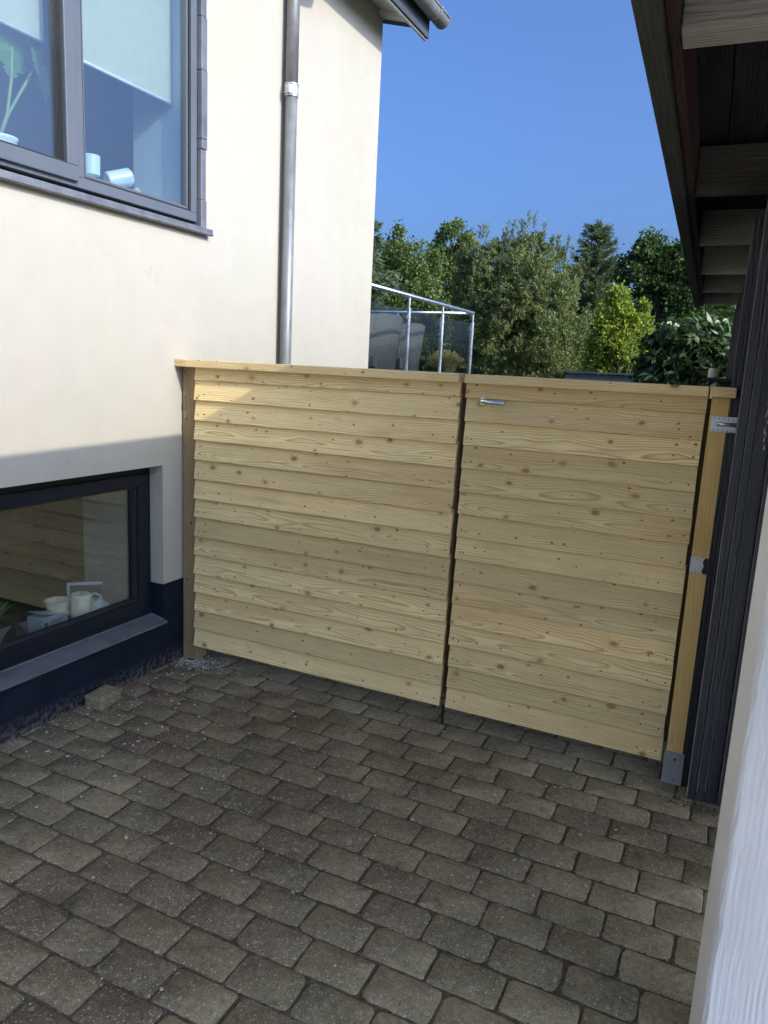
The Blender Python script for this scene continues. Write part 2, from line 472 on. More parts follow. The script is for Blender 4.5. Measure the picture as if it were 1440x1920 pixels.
        g.t.links.new(t.outputs[0], x.inputs[1])
        g.t.links.new(s.outputs[0], x.inputs[2])
        g.surf(x.outputs[0])
        M[name] = g.mat
    glass('glass_upper', 0.15, (0.86, 0.93, 0.95))
    glass('glass_lower', 0.115, (0.88, 0.92, 0.92))
    glass('glass_rail', 0.035, (0.84, 0.88, 0.88))

    def leaf(name, c1, c2, c3, trans=0.35, rough=0.55):
        g = G(name)
        ri = g.n('NewGeometry').outputs['Random Per Island']
        c = g.ramp(ri, (0.0, c1), (0.5, c2), (1.0, c3))
        pn = g.noise(g.pos(), 1.6, 2)
        k = g.mapr(pn, 0.3, 0.7, 0.75, 1.25)
        c = g.vmath('MULTIPLY', c, g.vec(k, k, k))
        b = g.n('BsdfPrincipled')
        g.put(b.inputs['Base Color'], c)
        b.inputs['Roughness'].default_value = rough
        b.inputs['Specular IOR Level'].default_value = 0.35
        t = g.n('BsdfTranslucent')
        g.put(t.inputs[0], g.vmath('MULTIPLY', c, (1.25, 1.3, 0.7)))
        x = g.n('MixShader')
        x.inputs[0].default_value = trans
        g.t.links.new(b.outputs[0], x.inputs[1])
        g.t.links.new(t.outputs[0], x.inputs[2])
        g.surf(x.outputs[0])
        M[name] = g.mat
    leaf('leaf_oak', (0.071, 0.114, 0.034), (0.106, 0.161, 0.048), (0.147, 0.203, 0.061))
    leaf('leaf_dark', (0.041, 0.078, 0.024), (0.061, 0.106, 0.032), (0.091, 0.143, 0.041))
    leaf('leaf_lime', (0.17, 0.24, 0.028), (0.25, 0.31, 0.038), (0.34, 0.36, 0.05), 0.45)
    leaf('leaf_laurel', (0.035, 0.064, 0.019), (0.051, 0.088, 0.026), (0.080, 0.120, 0.035), 0.2, 0.35)
    leaf('needle_pine', (0.085, 0.120, 0.040), (0.135, 0.168, 0.055), (0.215, 0.238, 0.085), 0.2, 0.6)
    leaf('needle_spruce', (0.070, 0.103, 0.047), (0.099, 0.135, 0.064), (0.140, 0.178, 0.085), 0.2, 0.6)
    leaf('monstera', (0.11, 0.24, 0.05), (0.14, 0.29, 0.06), (0.17, 0.32, 0.07), 0.4, 0.3)
    leaf('dry_grass', (0.22, 0.18, 0.07), (0.30, 0.25, 0.11), (0.14, 0.15, 0.05), 0.3, 0.8)
    leaf('weed_green', (0.05, 0.065, 0.02), (0.075, 0.085, 0.03), (0.11, 0.10, 0.05), 0.3, 0.7)
    leaf('petal', (0.62, 0.56, 0.40), (0.70, 0.66, 0.52), (0.74, 0.72, 0.60), 0.4, 0.7)
    plain('bark', (0.060, 0.048, 0.036), 0.9, 0, 0.1, 0.3, 12, 0.8, 30)

    # woven synthetic rattan
    g = G('rattan')
    o = g.xyz(g.coord('Object'))
    w1 = g.math('SINE', g.math('MULTIPLY', g.math('ADD', o[1], o[2]), 190.0))
    w2 = g.math('SINE', g.math('MULTIPLY', g.math('SUBTRACT', o[1], o[2]), 190.0))
    w = g.math('MULTIPLY', w1, w2)
    c = g.ramp(g.mapr(w, -1, 1, 0, 1), (0.2, (0.032, 0.033, 0.033)), (0.8, (0.115, 0.117, 0.116)))
    g.bsdf(c, 0.6, 0.0, g.bump(w, 0.6, 0.004), 0.3)
    M['rattan'] = g.mat


make_materials()


# ------------------------------------------------------------------ mesh helpers
class MB:
    def __init__(self):
        self.v, self.f = [], []

    def add(self, vs_, fs_):
        b = len(self.v)
        self.v += [tuple(p) for p in vs_]
        self.f += [tuple(b + i for i in q) for q in fs_]
        return self

    def box(self, x0, x1, y0, y1, z0, z1, mat=None):
        vs_ = [(x, y, z) for z in (z0, z1) for y in (y0, y1) for x in (x0, x1)]
        if mat is not None:
            vs_ = [mat @ Vector(p) for p in vs_]
        return self.add(vs_, [(0, 2, 3, 1), (4, 5, 7, 6), (0, 1, 5, 4), (2, 6, 7, 3), (0, 4, 6, 2), (1, 3, 7, 5)])

    def prism(self, poly, axis, a, b):
        """polygon extruded along an axis ('X': poly is y,z; 'Y': x,z; 'Z': x,y)"""
        def P(q, t):
            return {'X': (t, q[0], q[1]), 'Y': (q[0], t, q[1]), 'Z': (q[0], q[1], t)}[axis]
        n_ = len(poly)
        vs_ = [P(q, a) for q in poly] + [P(q, b) for q in poly]
        return self.add(vs_, [tuple(range(n_))[::-1], tuple(range(n_, 2 * n_))] + [(i, (i + 1) % n_, n_ + (i + 1) % n_, n_ + i) for i in range(n_)])

    def tube(self, pts, rad, seg=12, cap=True):
        pts = [Vector(p) for p in pts]
        if not isinstance(rad, (list, tuple)):
            rad = [rad] * len(pts)
        rings = []
        ref = None
        for i, p in enumerate(pts):
            d = (pts[min(i + 1, len(pts) - 1)] - pts[max(i - 1, 0)]).normalized()
            if ref is None:
                ref = d.orthogonal().normalized()
            ref = (ref - d * ref.dot(d)).normalized()
            s = d.cross(ref)
            rings.append([p + (ref * math.cos(2 * math.pi * k / seg) + s * math.sin(2 * math.pi * k / seg)) * rad[i] for k in range(seg)])
        fs_ = []
        for i in range(len(pts) - 1):
            for k in range(seg):
                fs_.append((i * seg + k, i * seg + (k + 1) % seg, (i + 1) * seg + (k + 1) % seg, (i + 1) * seg + k))
        if cap:
            fs_.append(tuple(range(seg))[::-1])
            fs_.append(tuple((len(pts) - 1) * seg + k for k in range(seg)))
        return self.add([q for r in rings for q in r], fs_)

    def lathe(self, prof, seg=20, org=(0, 0, 0)):
        vs_, fs_ = [], []
        for (r, z) in prof:
            for k in range(seg):
                a = 2 * math.pi * k / seg
                vs_.append((org[0] + r * math.cos(a), org[1] + r * math.sin(a), org[2] + z))
        for i in range(len(prof) - 1):
            for k in range(seg):
                fs_.append((i * seg + k, i * seg + (k + 1) % seg, (i + 1) * seg + (k + 1) % seg, (i + 1) * seg + k))
        fs_.append(tuple(range(seg))[::-1])
        fs_.append(tuple((len(prof) - 1) * seg + k for k in range(seg)))
        return self.add(vs_, fs_)

    def mesh(self, name, mat, bevel=0.0, smooth=False, seg=2):
        me = bpy.data.meshes.new(name)
        me.from_pydata(self.v, [], self.f)
        if bevel:
            bm = bmesh.new()
            bm.from_mesh(me)
            es = [e for e in bm.edges if len(e.link_faces) == 2 and e.calc_face_angle(0) > 0.6]
            bmesh.ops.bevel(bm, geom=es, offset=bevel, segments=seg, profile=0.6, affect='EDGES', clamp_overlap=True)
            bm.to_mesh(me)
            bm.free()
        me.materials.append(M[mat])
        if smooth:
            me.polygons.foreach_set('use_smooth', [True] * len(me.polygons))
        me.update()
        return me

    def build(self, name, mat, parent=None, bevel=0.0, smooth=False, loc=None, rot=None, seg=2):
        return link(name, self.mesh(name, mat, bevel, smooth, seg), parent, loc, rot)


def link(name, me, parent=None, loc=None, rot=None):
    o = bpy.data.objects.new(name, me)
    col.objects.link(o)
    o.parent = parent
    if loc is not None:
        o.location = loc
    if rot is not None:
        o.rotation_euler = rot
    return o


def thing(name, label, cat, loc=(0, 0, 0), rz=0.0, group=None):
    o = bpy.data.objects.new(name, None)
    o.empty_display_size = 0.2
    col.objects.link(o)
    o.location = loc
    o.rotation_euler = (0, 0, rz)
    return tag(o, label, cat, group)


def tag(o, label, cat, group=None):
    o['label'] = label
    o['category'] = cat
    if group:
        o['group'] = group
    return o


def struct(o):
    o['kind'] = 'structure'
    return o


def box(name, mat, parent, x0, x1, y0, y1, z0, z1, bevel=0.0):
    """a box whose own origin is its centre, so that grain runs through it"""
    c = ((x0 + x1) / 2, (y0 + y1) / 2, (z0 + z1) / 2)
    a, b, d = (x1 - x0) / 2, (y1 - y0) / 2, (z1 - z0) / 2
    return MB().box(-a, a, -b, b, -d, d).build(name, mat, parent, bevel, False, c)


# ------------------------------------------------------------------ ground
def paver_mesh(i, lx=0.2065, ly=0.1345):
    rr = random.Random(100 + i)
    n_, out = 7, []
    # outline, clockwise walk round a rectangle with worn corners
    hx, hy = lx / 2, ly / 2
    pts = []
    c = 0.010 + rr.random() * 0.009
    for sx, sy in ((1, 1), (-1, 1), (-1, -1), (1, -1)):
        k = c * (0.6 + 0.9 * rr.random())
        a, b = (sx * hx, sy * (hy - k)), (sx * (hx - k), sy * hy)
        mid = (sx * (hx - k * 0.28), sy * (hy - k * 0.28))
        seq = [a, mid, b] if sx * sy > 0 else [b, mid, a]
        pts += seq
    full = []
    for k in range(len(pts)):
        p, q = pts[k], pts[(k + 1) % len(pts)]
        full.append(p)
        d = math.hypot(q[0] - p[0], q[1] - p[1])
        for t in range(1, int(d / 0.032)):
            s = t / max(1, int(d / 0.032))
            full.append((p[0] + (q[0] - p[0]) * s, p[1] + (q[1] - p[1]) * s))
    n_ = len(full)

    def ring(off, z, jit):
        r = []
        for (x, y) in full:
            l = math.hypot(x / hx, y / hy)
            sx = x - math.copysign(min(off, abs(x)), x) * (1 if abs(x) > hx * 0.8 else abs(x) / hx)
            sy = y - math.copysign(min(off, abs(y)), y) * (1 if abs(y) > hy * 0.8 else abs(y) / hy)
            r.append((sx + rr.uniform(-jit, jit), sy + rr.uniform(-jit, jit), z + rr.uniform(-jit, jit) * 0.6))
        return r
    r0 = ring(0.0, -0.055, 0.0008)
    r1 = ring(0.0005, -0.0085, 0.0026)
    r2 = ring(0.0030, -0.0030, 0.0024)
    r3 = ring(0.0078, 0.0, 0.0018)
    vs_ = r0 + r1 + r2 + r3 + [(0, 0, 0.0012)]
    fs_ = []
    for k in range(3):
        for j in range(n_):
            fs_.append((k * n_ + j, k * n_ + (j + 1) % n_, (k + 1) * n_ + (j + 1) % n_, (k + 1) * n_ + j))
    for j in range(n_):
        fs_.append((3 * n_ + j, 3 * n_ + (j + 1) % n_, 4 * n_))
    b = MB().add(vs_, fs_)
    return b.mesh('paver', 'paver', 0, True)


def ground():
    lawn = MB()
    lawn.add([(-300, 2.6, -0.03), (300, 2.6, -0.03), (300, 400, -0.03), (-300, 400, -0.03)], [(0, 1, 2, 3)])
    lawn.add([(-300, -300, -0.036), (300, -300, -0.036), (300, 2.7, -0.036), (-300, 2.7, -0.036)], [(0, 1, 2, 3)])
    struct(lawn.build('ground', 'lawn'))
    struct(MB().add([(0.0, -16, -0.02), (16, -16, -0.02), (16, -5.0, -0.02), (0.0, -5.0, -0.02), (3.4, -5.0, -0.02), (16, -0.15, -0.02), (3.4, -0.15, -0.02)], [(0, 1, 2, 4, 3), (4, 2, 5, 6)]).build('bounce_ground', 'chip_pale'))  # unseen pale ground, added to bounce sunlight into the yard
    bed = MB()
    nx, ny = 60, 90
    x0, x1, y0, y1 = -0.02, 3.4, -5.0, 2.6
    vs_ = [(x0 + (x1 - x0) * i / nx, y0 + (y1 - y0) * j / ny, -0.0044 + random.uniform(-0.0008, 0.0008)) for j in range(ny + 1) for i in range(nx + 1)]
    fs_ = [(j * (nx + 1) + i, j * (nx + 1) + i + 1, (j + 1) * (nx + 1) + i + 1, (j + 1) * (nx + 1) + i) for j in range(ny) for i in range(nx)]
    bed.add(vs_, fs_)
    paving = struct(bed.build('courtyard_paving', 'joint_soil'))
    kinds = [paver_mesh(i) for i in range(14)]
    short = [paver_mesh(50 + i, 0.134, 0.1325) for i in range(4)]
    rest = MB()
    spots = []
    pitch = 0.1375
    for k in range(-26, 28):
        yt = -0.96 - pitch * k
        yc = yt - pitch / 2
        ph = (0.02 + 0.07 * k) % 0.21
        x = ph - 0.21
        while x < 3.3:
            spots.append((x + 0.105, yc))
            x += 0.21
    seen = 0
    for (x, y) in spots:
        if x < -0.10:
            continue
        vis = (-2.35 < y < 0.06) and x < 3.0 and (y > -1.35 - (x - 0.0) * 0.55 - 1.0)
        # not where the shed and the post shoe stand
        if x > 2.80 and y > -0.14:
            continue
        if y < -1.25 and x < (-1.25 - y) * 1.15 - 0.25:
            vis = False
        me = random.choice(kinds)
        lo = (x + random.uniform(-0.003, 0.003), y + random.uniform(-0.0025, 0.0025), random.uniform(-0.0012, 0.0015))
        ro = (random.uniform(-0.006, 0.006), random.uniform(-0.006, 0.006), random.uniform(-0.012, 0.012) + (math.pi if random.random() < 0.5 else 0))
        if vis and seen < 300:
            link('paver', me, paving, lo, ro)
            seen += 1
        else:
            mt = Matrix.LocRotScale(Vector(lo), None, None)
            from mathutils import Euler
            mt = Matrix.Translation(lo) @ Euler(ro).to_matrix().to_4x4()
            rest.add([mt @ v.co for v in me.vertices], [tuple(p.vertices) for p in me.polygons])
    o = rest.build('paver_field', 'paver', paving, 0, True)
    o['kind'] = 'stuff'
    return paving


ground()


# ------------------------------------------------------------------ house
def wall_mesh(x, depth, ys, zs, holes, zlim):
    """wall in the plane x (facing +x) over ys x zs with rectangular holes and their reveals"""
    b = MB()
    yy = sorted(set(list(ys) + [h[0] for h in holes] + [h[1] for h in holes]))
    zz = sorted(set([z for z in list(zs) + [h[2] for h in holes] + [h[3] for h in holes] + list(zlim) if zlim[0] <= z <= zlim[1]]))

    def inhole(y, z):
        return any(h[0] < y < h[1] and h[2] < z < h[3] for h in holes)
    for i in range(len(yy) - 1):
        for j in range(len(zz) - 1):
            if not inhole((yy[i] + yy[i + 1]) / 2, (zz[j] + zz[j + 1]) / 2):
                b.add([(x, yy[i], zz[j]), (x, yy[i + 1], zz[j]), (x, yy[i + 1], zz[j + 1]), (x, yy[i], zz[j + 1])], [(0, 1, 2, 3)])
    for (a, c, lo, hi) in holes:
        l2, h2 = max(lo, zlim[0]), min(hi, zlim[1])
        if h2 <= l2:
            continue
        xb = x - depth
        b.add([(x, a, l2), (x, a, h2), (xb, a, h2), (xb, a, l2)], [(0, 1, 2, 3)])
        b.add([(x, c, l2), (xb, c, l2), (xb, c, h2), (x, c, h2)], [(0, 1, 2, 3)])
        if hi <= zlim[1]:
            b.add([(x, a, hi), (x, c, hi), (xb, c, hi), (xb, a, hi)], [(0, 1, 2, 3)])
        if lo >= zlim[0]:
            b.add([(x, a, lo), (xb, a, lo), (xb, c, lo), (x, c, lo)], [(0, 1, 2, 3)])
    return b


YEND = 2.21
UP = (-2.20, 0.175, 2.345, 3.72)        # upper window opening (y0, y1, z0, z1)
LO = (-1.75, -0.165, 0.27, 1.125)       # basement window opening
ZP = 0.472                              # top of the navy plinth


def frame_ring(b, x0, x1, y0, y1, z0, z1, w, wb=None, wt=None, wr=None, wl=None):
    wb = w if wb is None else wb
    wt = w if wt is None else wt
    wr = w if wr is None else wr
    wl = w if wl is None else wl
    b.box(x0, x1, y0, y1, z0, z0 + wb)
    b.box(x0, x1, y0, y1, z1 - wt, z1)
    b.box(x0, x1, y0, y0 + wl, z0 + wb, z1 - wt)
    b.box(x0, x1, y1 - wr, y1, z0 + wb, z1 - wt)
    return b


def house():
    h = thing('house', 'white rendered house with navy plinth, grey windows and downpipe on the left', 'house')
    ys = [-6.0, YEND]
    wall_mesh(0.0, 0.30, ys, [], [UP, LO], (ZP, 4.24)).build('wall', 'render_white', h)
    wall_mesh(0.0, 0.30, ys, [], [LO], (-0.3, ZP)).build('plinth', 'plinth_navy', h)
    # the other outside walls, so that the house is a closed body
    b = MB()
    b.add([(0, YEND, ZP), (-8, YEND, ZP), (-8, YEND, 4.24), (-4, YEND, 5.24), (-0.0, YEND, 4.24)], [(0, 1, 2, 3, 4)])
    b.add([(0, -6, ZP), (-8, -6, ZP), (-8, -6, 4.24), (-4, -6, 5.24), (0, -6, 4.24)], [(4, 3, 2, 1, 0)])
    b.add([(-8, YEND, -0.3), (-8, -6, -0.3), (-8, -6, 4.24), (-8, YEND, 4.24)], [(0, 1, 2, 3)])
    b.build('gable_wall', 'render_white', h)
    b = MB()
    b.add([(0, YEND, -0.3), (-8, YEND, -0.3), (-8, YEND, ZP), (0, YEND, ZP)], [(0, 1, 2, 3)])
    MB().add([(0, -6, -0.3), (-8, -6, -0.3), (-8, -6, ZP), (0, -6, ZP)], [(3, 2, 1, 0)]).build('gable_plinth', 'plinth_navy', h)
    b.build('gable_plinth', 'plinth_navy', h)

    # roof: soffit, fascia, roof sheet, dark verge board beyond the corner
    FX, FB, YR = 0.25, 4.107, 2.45
    roof = MB()
    s = math.tan(math.radians(14))
    roof.prism([(FX + 0.05, 4.30), (-4.1, 4.30 + 4.35 * s), (-4.1, 4.36 + 4.35 * s), (FX + 0.05, 4.36)], 'Y', -6.3, YR + 0.02)
    roof.prism([(-4.1, 4.30 + 4.35 * s), (-8.4, 4.30), (-8.4, 4.36), (-4.1, 4.36 + 4.35 * s)], 'Y', -6.3, YR + 0.02)
    rf = roof.build('roof', 'roof_felt', h)
    MB().prism([(0.002, 4.224), (FX - 0.022, 4.166), (FX - 0.022, 4.184), (0.002, 4.242)], 'Y', -6.2, YEND - 0.004).build('soffit', 'soffit_white', rf)
    MB().box(FX - 0.020, FX - 0.004, -6.2, YR, FB, 4.16).box(FX - 0.020, FX, -6.2, YR, FB - 0.006, FB + 0.004).build('fascia_edge', 'soffit_white', rf)
    MB().box(FX - 0.0035, FX + 0.018, -6.2, YR - 0.001, FB + 0.005, 4.31).build('fascia', 'fascia_dark', rf)
    MB().prism([(-0.6, 4.362), (FX - 0.024, 4.158), (FX - 0.024, 4.236), (-0.6, 4.440)], 'Y', YEND + 0.004, YEND + 0.17).build('verge_board', 'fascia_dark', rf)
    MB().prism([(0.002, 4.185), (FX - 0.023, 4.128), (FX - 0.023, 4.165), (0.002, 4.222)], 'Y', YEND - 0.075, YEND - 0.008).build('rafter_tail', 'soffit_white', rf, 0.003)
    for y in (-0.2, 0.45, 1.30):
        MB().prism([(0.004, 4.175), (FX - 0.023, 4.118), (FX - 0.023, 4.165), (0.004, 4.222)], 'Y', y - 0.03, y + 0.03).build('rafter_tail', 'soffit_white', rf, 0.003)

    # half round gutter with end cap, brackets and bead
    gt = MB()
    cx, cz, r, th = 0.335, 4.262, 0.062, 0.004
    arc = [math.pi + math.pi * k / 14 for k in range(15)]
    prof = [(cx + r * math.cos(a), cz + r * math.sin(a)) for a in arc] + [(cx + (r - th) * math.cos(a), cz + (r - th) * math.sin(a)) for a in reversed(arc)]
    gt.prism(prof, 'Y', -6.2, 2.53)
    gu = gt.build('gutter', 'gutter_grey', h)
    MB().prism([(cx + (r + .001) * math.cos(a), cz + (r + .001) * math.sin(a)) for a in arc], 'Y', 2.525, 2.535).build('end_cap', 'gutter_grey', gu)
    MB().tube([(cx + r, -6.2, cz + 0.004), (cx + r, 2.53, cz + 0.004)], 0.009, 8).build('bead', 'gutter_grey', gu)
    for y in (0.5, 1.35, 2.36):
        bk = MB()
        for k in range(12):
            a0, a1 = math.pi + math.pi * k / 12, math.pi + math.pi * (k + 1) / 12
            R1, R2 = r + 0.0015, r + 0.006
            bk.prism([(cx + R1 * math.cos(a0), cz + R1 * math.sin(a0)), (cx + R2 * math.cos(a0), cz + R2 * math.sin(a0)), (cx + R2 * math.cos(a1), cz + R2 * math.sin(a1)), (cx + R1 * math.cos(a1), cz + R1 * math.sin(a1))], 'Y', y - 0.014, y + 0.014)
        bk.box(cx + r - 0.003, cx + r + 0.011, y - 0.014, y + 0.014, cz, cz + 0.018)
        bk.box(FX + 0.019, cx - r - 0.002, y - 0.014, y + 0.014, cz - 0.012, cz - 0.004)
        bk.build('gutter_bracket', 'gutter_grey', gu)

    # downpipe: swan neck from the gutter, collars, lower thicker pipe
    PY, PX, PR = 0.915, 0.056, 0.0375
    dp = MB().tube([(cx, PY + .20, 4.21), (cx, PY + .20, 4.10), (cx - 0.012, PY + .19, 4.075), (cx - 0.05, PY + .17, 4.045), (PX + 0.05, PY + .04, 3.90), (PX + 0.012, PY + .01, 3.865), (PX, PY, 3.83), (PX, PY, 3.30)], PR, 20).build('downpipe', 'zinc_pipe', h, 0, True)
    MB().tube([(PX, PY, 3.325), (PX, PY, 0.05)], PR - 0.0012, 20).build('lower_pipe', 'zinc_pipe', dp, 0, True)
    MB().tube([(PX, PY, 3.262), (PX, PY, 3.264), (PX, PY, 3.312), (PX, PY, 3.314)], [PR + .001, PR + .005, PR + .005, PR + .001], 20).build('pipe_collar', 'galvanised', dp, 0, False)
    MB().tube([(PX, PY, 3.316), (PX, PY, 3.322)], PR + 0.006, 20).tube([(PX, PY, 3.252), (PX, PY, 3.258)], PR + 0.006, 20).box(0.0, PX, PY - 0.006, PY + 0.006, 3.275, 3.295).box(PX + 0.008, PX + 0.018, PY - PR - 0.016, PY - PR, 3.262, 3.312).build('pipe_clip', 'galvanised', dp)
    MB().tube([(PX, PY, 1.30), (PX, PY, 1.34)], PR + 0.003, 20).box(0.0, PX, PY - 0.006, PY + 0.006, 1.31, 1.33).build('pipe_clip', 'galvanised', dp)

    # ---- upper window
    y0, y1, z0, z1 = UP
    fr = MB()
    xf, xb = -0.012, -0.085
    frame_ring(fr, xb, xf, y0, 0.128, z0 + 0.055, z1, 0.045)
    fr.box(xb, xf, -0.676, -0.634, z0 + 0.1, z1 - 0.045)                       # mullion
    win = fr.build('window', 'anthracite', h, 0.003)
    win['label'] = 'wide upstairs window with anthracite frame and roller blinds'
    # opening sash on the left, standing proud of the frame
    sa = MB()
    frame_ring(sa, -0.072, 0.008, y0 + 0.03, -0.682, z0 + 0.074, z1 - 0.02, 0.062)
    sash = sa.build('sash', 'anthracite', win, 0.004)
    gk = MB()
    frame_ring(gk, -0.050, -0.004, y0 + 0.0921, -0.7441, z0 + 0.1361, z1 - 0.0821, 0.009)
    frame_ring(gk, -0.058, -0.020, -0.6339, 0.0829, z0 + 0.1001, z1 - 0.0451, 0.010)
    gk.build('gasket', 'rubber', win)
    gb = MB()
    frame_ring(gb, -0.0575, -0.026, -0.6238, 0.0728, z0 + 0.1102, z1 - 0.0552, 0.012)
    gb.build('glazing_bead', 'anthracite', win, 0.002)
    MB().box(-0.048, -0.042, -0.622, 0.071, z0 + 0.112, z1 - 0.057).build('pane', 'glass_upper', win)
    MB().box(-0.038, -0.032, y0 + 0.10, -0.752, z0 + 0.144, z1 - 0.09).build('pane', 'glass_upper', win)
    # lead sill with drip edge and the grey lining strip at the side
    MB().prism([(-0.09, z0 + 0.055), (0.038, z0 + 0.026), (0.038, z0 + 0.008), (0.046, z0 - 0.004), (0.030, z0 - 0.010), (0.024, z0 + 0.004), (-0.09, z0 + 0.002)], 'Y', y0, y1 + 0.024).build('sill', 'zinc_flashing', win, 0.002)
    lining = MB()
    zs = [z0 + 0.028, z0 + 0.17, z0 + 0.42, z0 + 0.47, z0 + 0.80, z0 + 1.05, z1]
    for k in range(len(zs) - 1):
        dx = random.uniform(-0.003, 0.003)
        lining.box(-0.085, 0.014 + dx, 0.130 + abs(dx), y1 - 0.001 + dx, zs[k] + 0.001, zs[k + 1] - 0.001)
    lining.build('side_lining', 'zinc_flashing', win, 0.003)

    # ---- basement window
    y0, y1, z0, z1 = LO
    fr = MB()
    frame_ring(fr, -0.155, -0.085, y0, y1 - 0.001, z0 + 0.012, z1 - 0.001, 0.052)
    lw = fr.build('window', 'anthracite_navy', h, 0.004)
    lw['label'] = 'low basement window with dark navy frame'
    sa = MB()
    frame_ring(sa, -0.145, -0.070, y0 + 0.045, y1 - 0.046, z0 + 0.058, z1 - 0.045, 0.062)
    sa.build('sash', 'anthracite_navy', lw, 0.004)
    gk = MB()
    frame_ring(gk, -0.130, -0.084, y0 + 0.1072, y1 - 0.1082, z0 + 0.1202, z1 - 0.1072, 0.010)
    gk.build('gasket', 'rubber', lw)
    MB().box(-0.113, -0.107, y0 + 0.117, y1 - 0.118, z0 + 0.130, z1 - 0.117).build('pane', 'glass_lower', lw)
    MB().prism([(-0.085, z0 + 0.020), (0.022, z0 - 0.004), (0.022, z0 - 0.016), (0.018, z0 - 0.016), (0.018, z0 - 0.006), (-0.085, z0 + 0.010)], 'Y', y0, y1 + 0.006).build('sill', 'zinc_flashing', lw)
    bead = MB()
    bead.tube([(-0.080, y0, z0 + 0.021), (-0.080, y1 - 0.004, z0 + 0.021)], 0.004, 6)
    bead.tube([(-0.080, y1 - 0.003, z0 + 0.02), (0.0, y1 - 0.003, z0 + 0.004)], 0.004, 6)
    bead.build('sealant', 'zinc_flashing', lw)

    # ---- rooms behind the panes
    y0, y1, z0, z1 = UP
    inn = MB()
    inn.add([(-0.30, y0, z0), (-0.30, 0.10, z0), (-4, 0.10 + 1.2, z0), (-4, y0, z0)], [(3, 2, 1, 0)])
    X0 = -4.0
    inn.add([(X0, -4, 2.0), (X0, 2.1, 2.0), (X0, 2.1, 4.1), (X0, -4, 4.1)], [(0, 1, 2, 3)])
    inn.add([(-0.302, 2.1, 2.0), (X0, 2.1, 2.0), (X0, 2.1, 4.1), (-0.302, 2.1, 4.1)], [(0, 1, 2, 3)])
    inn.add([(-0.302, -4, 2.0), (X0, -4, 2.0), (X0, -4, 4.1), (-0.302, -4, 4.1)], [(3, 2, 1, 0)])
    inn.add([(-0.302, -4, 4.1), (X0, -4, 4.1), (X0, 2.1, 4.1), (-0.302, 2.1, 4.1)], [(0, 1, 2, 3)])
    inn.add([(-0.302, -4, 2.0), (X0, -4, 2.0), (X0, 2.1, 2.0), (-0.302, 2.1, 2.0)], [(3, 2, 1, 0)])
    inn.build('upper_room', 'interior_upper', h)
    rv = MB()
    rv.box(-0.42, -0.090, 0.100, 0.130, z0 + 0.06, z1)                         # pale reveal beside the pane
    rv.box(-0.42, -0.090, y0, 0.0995, z0 + 0.06, z0 + 0.098)                   # window board
    rv.build('window_board', 'interior_pale', h)
    lowr = MB()
    lowr.add([(-3, -4, -0.2), (-3, 1.5, -0.2), (-3, 1.5, 1.5), (-3, -4, 1.5)], [(0, 1, 2, 3)])
    lowr.add([(-0.45, 1.5, -0.2), (-3, 1.5, -0.2), (-3, 1.5, 1.5), (-0.45, 1.5, 1.5)], [(0, 1, 2, 3)])
    lowr.add([(-0.45, -4, -0.2), (-3, -4, -0.2), (-3, -4, 1.5), (-0.45, -4, 1.5)], [(3, 2, 1, 0)])
    lowr.add([(-0.45, -4, 1.5), (-3, -4, 1.5), (-3, 1.5, 1.5), (-0.45, 1.5, 1.5)], [(0, 1, 2, 3)])
    lowr.add([(-0.45, -4, -0.2), (-3, -4, -0.2), (-3, 1.5, -0.2), (-0.45, 1.5, -0.2)], [(3, 2, 1, 0)])
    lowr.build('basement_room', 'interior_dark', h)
    y0, y1, z0, z1 = LO
    rv = MB()
    rv.box(-0.47, -0.158, y1 - 0.105, y1 - 0.06, 0.24, 1.08)
    rv.box(-0.47, -0.158, y0, y1 - 0.1055, 1.012, 1.05)
    rv.box(-0.60, -0.158, y0, y1 - 0.1055, 0.235, 0.262)
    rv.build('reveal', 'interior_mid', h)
    return h


house()


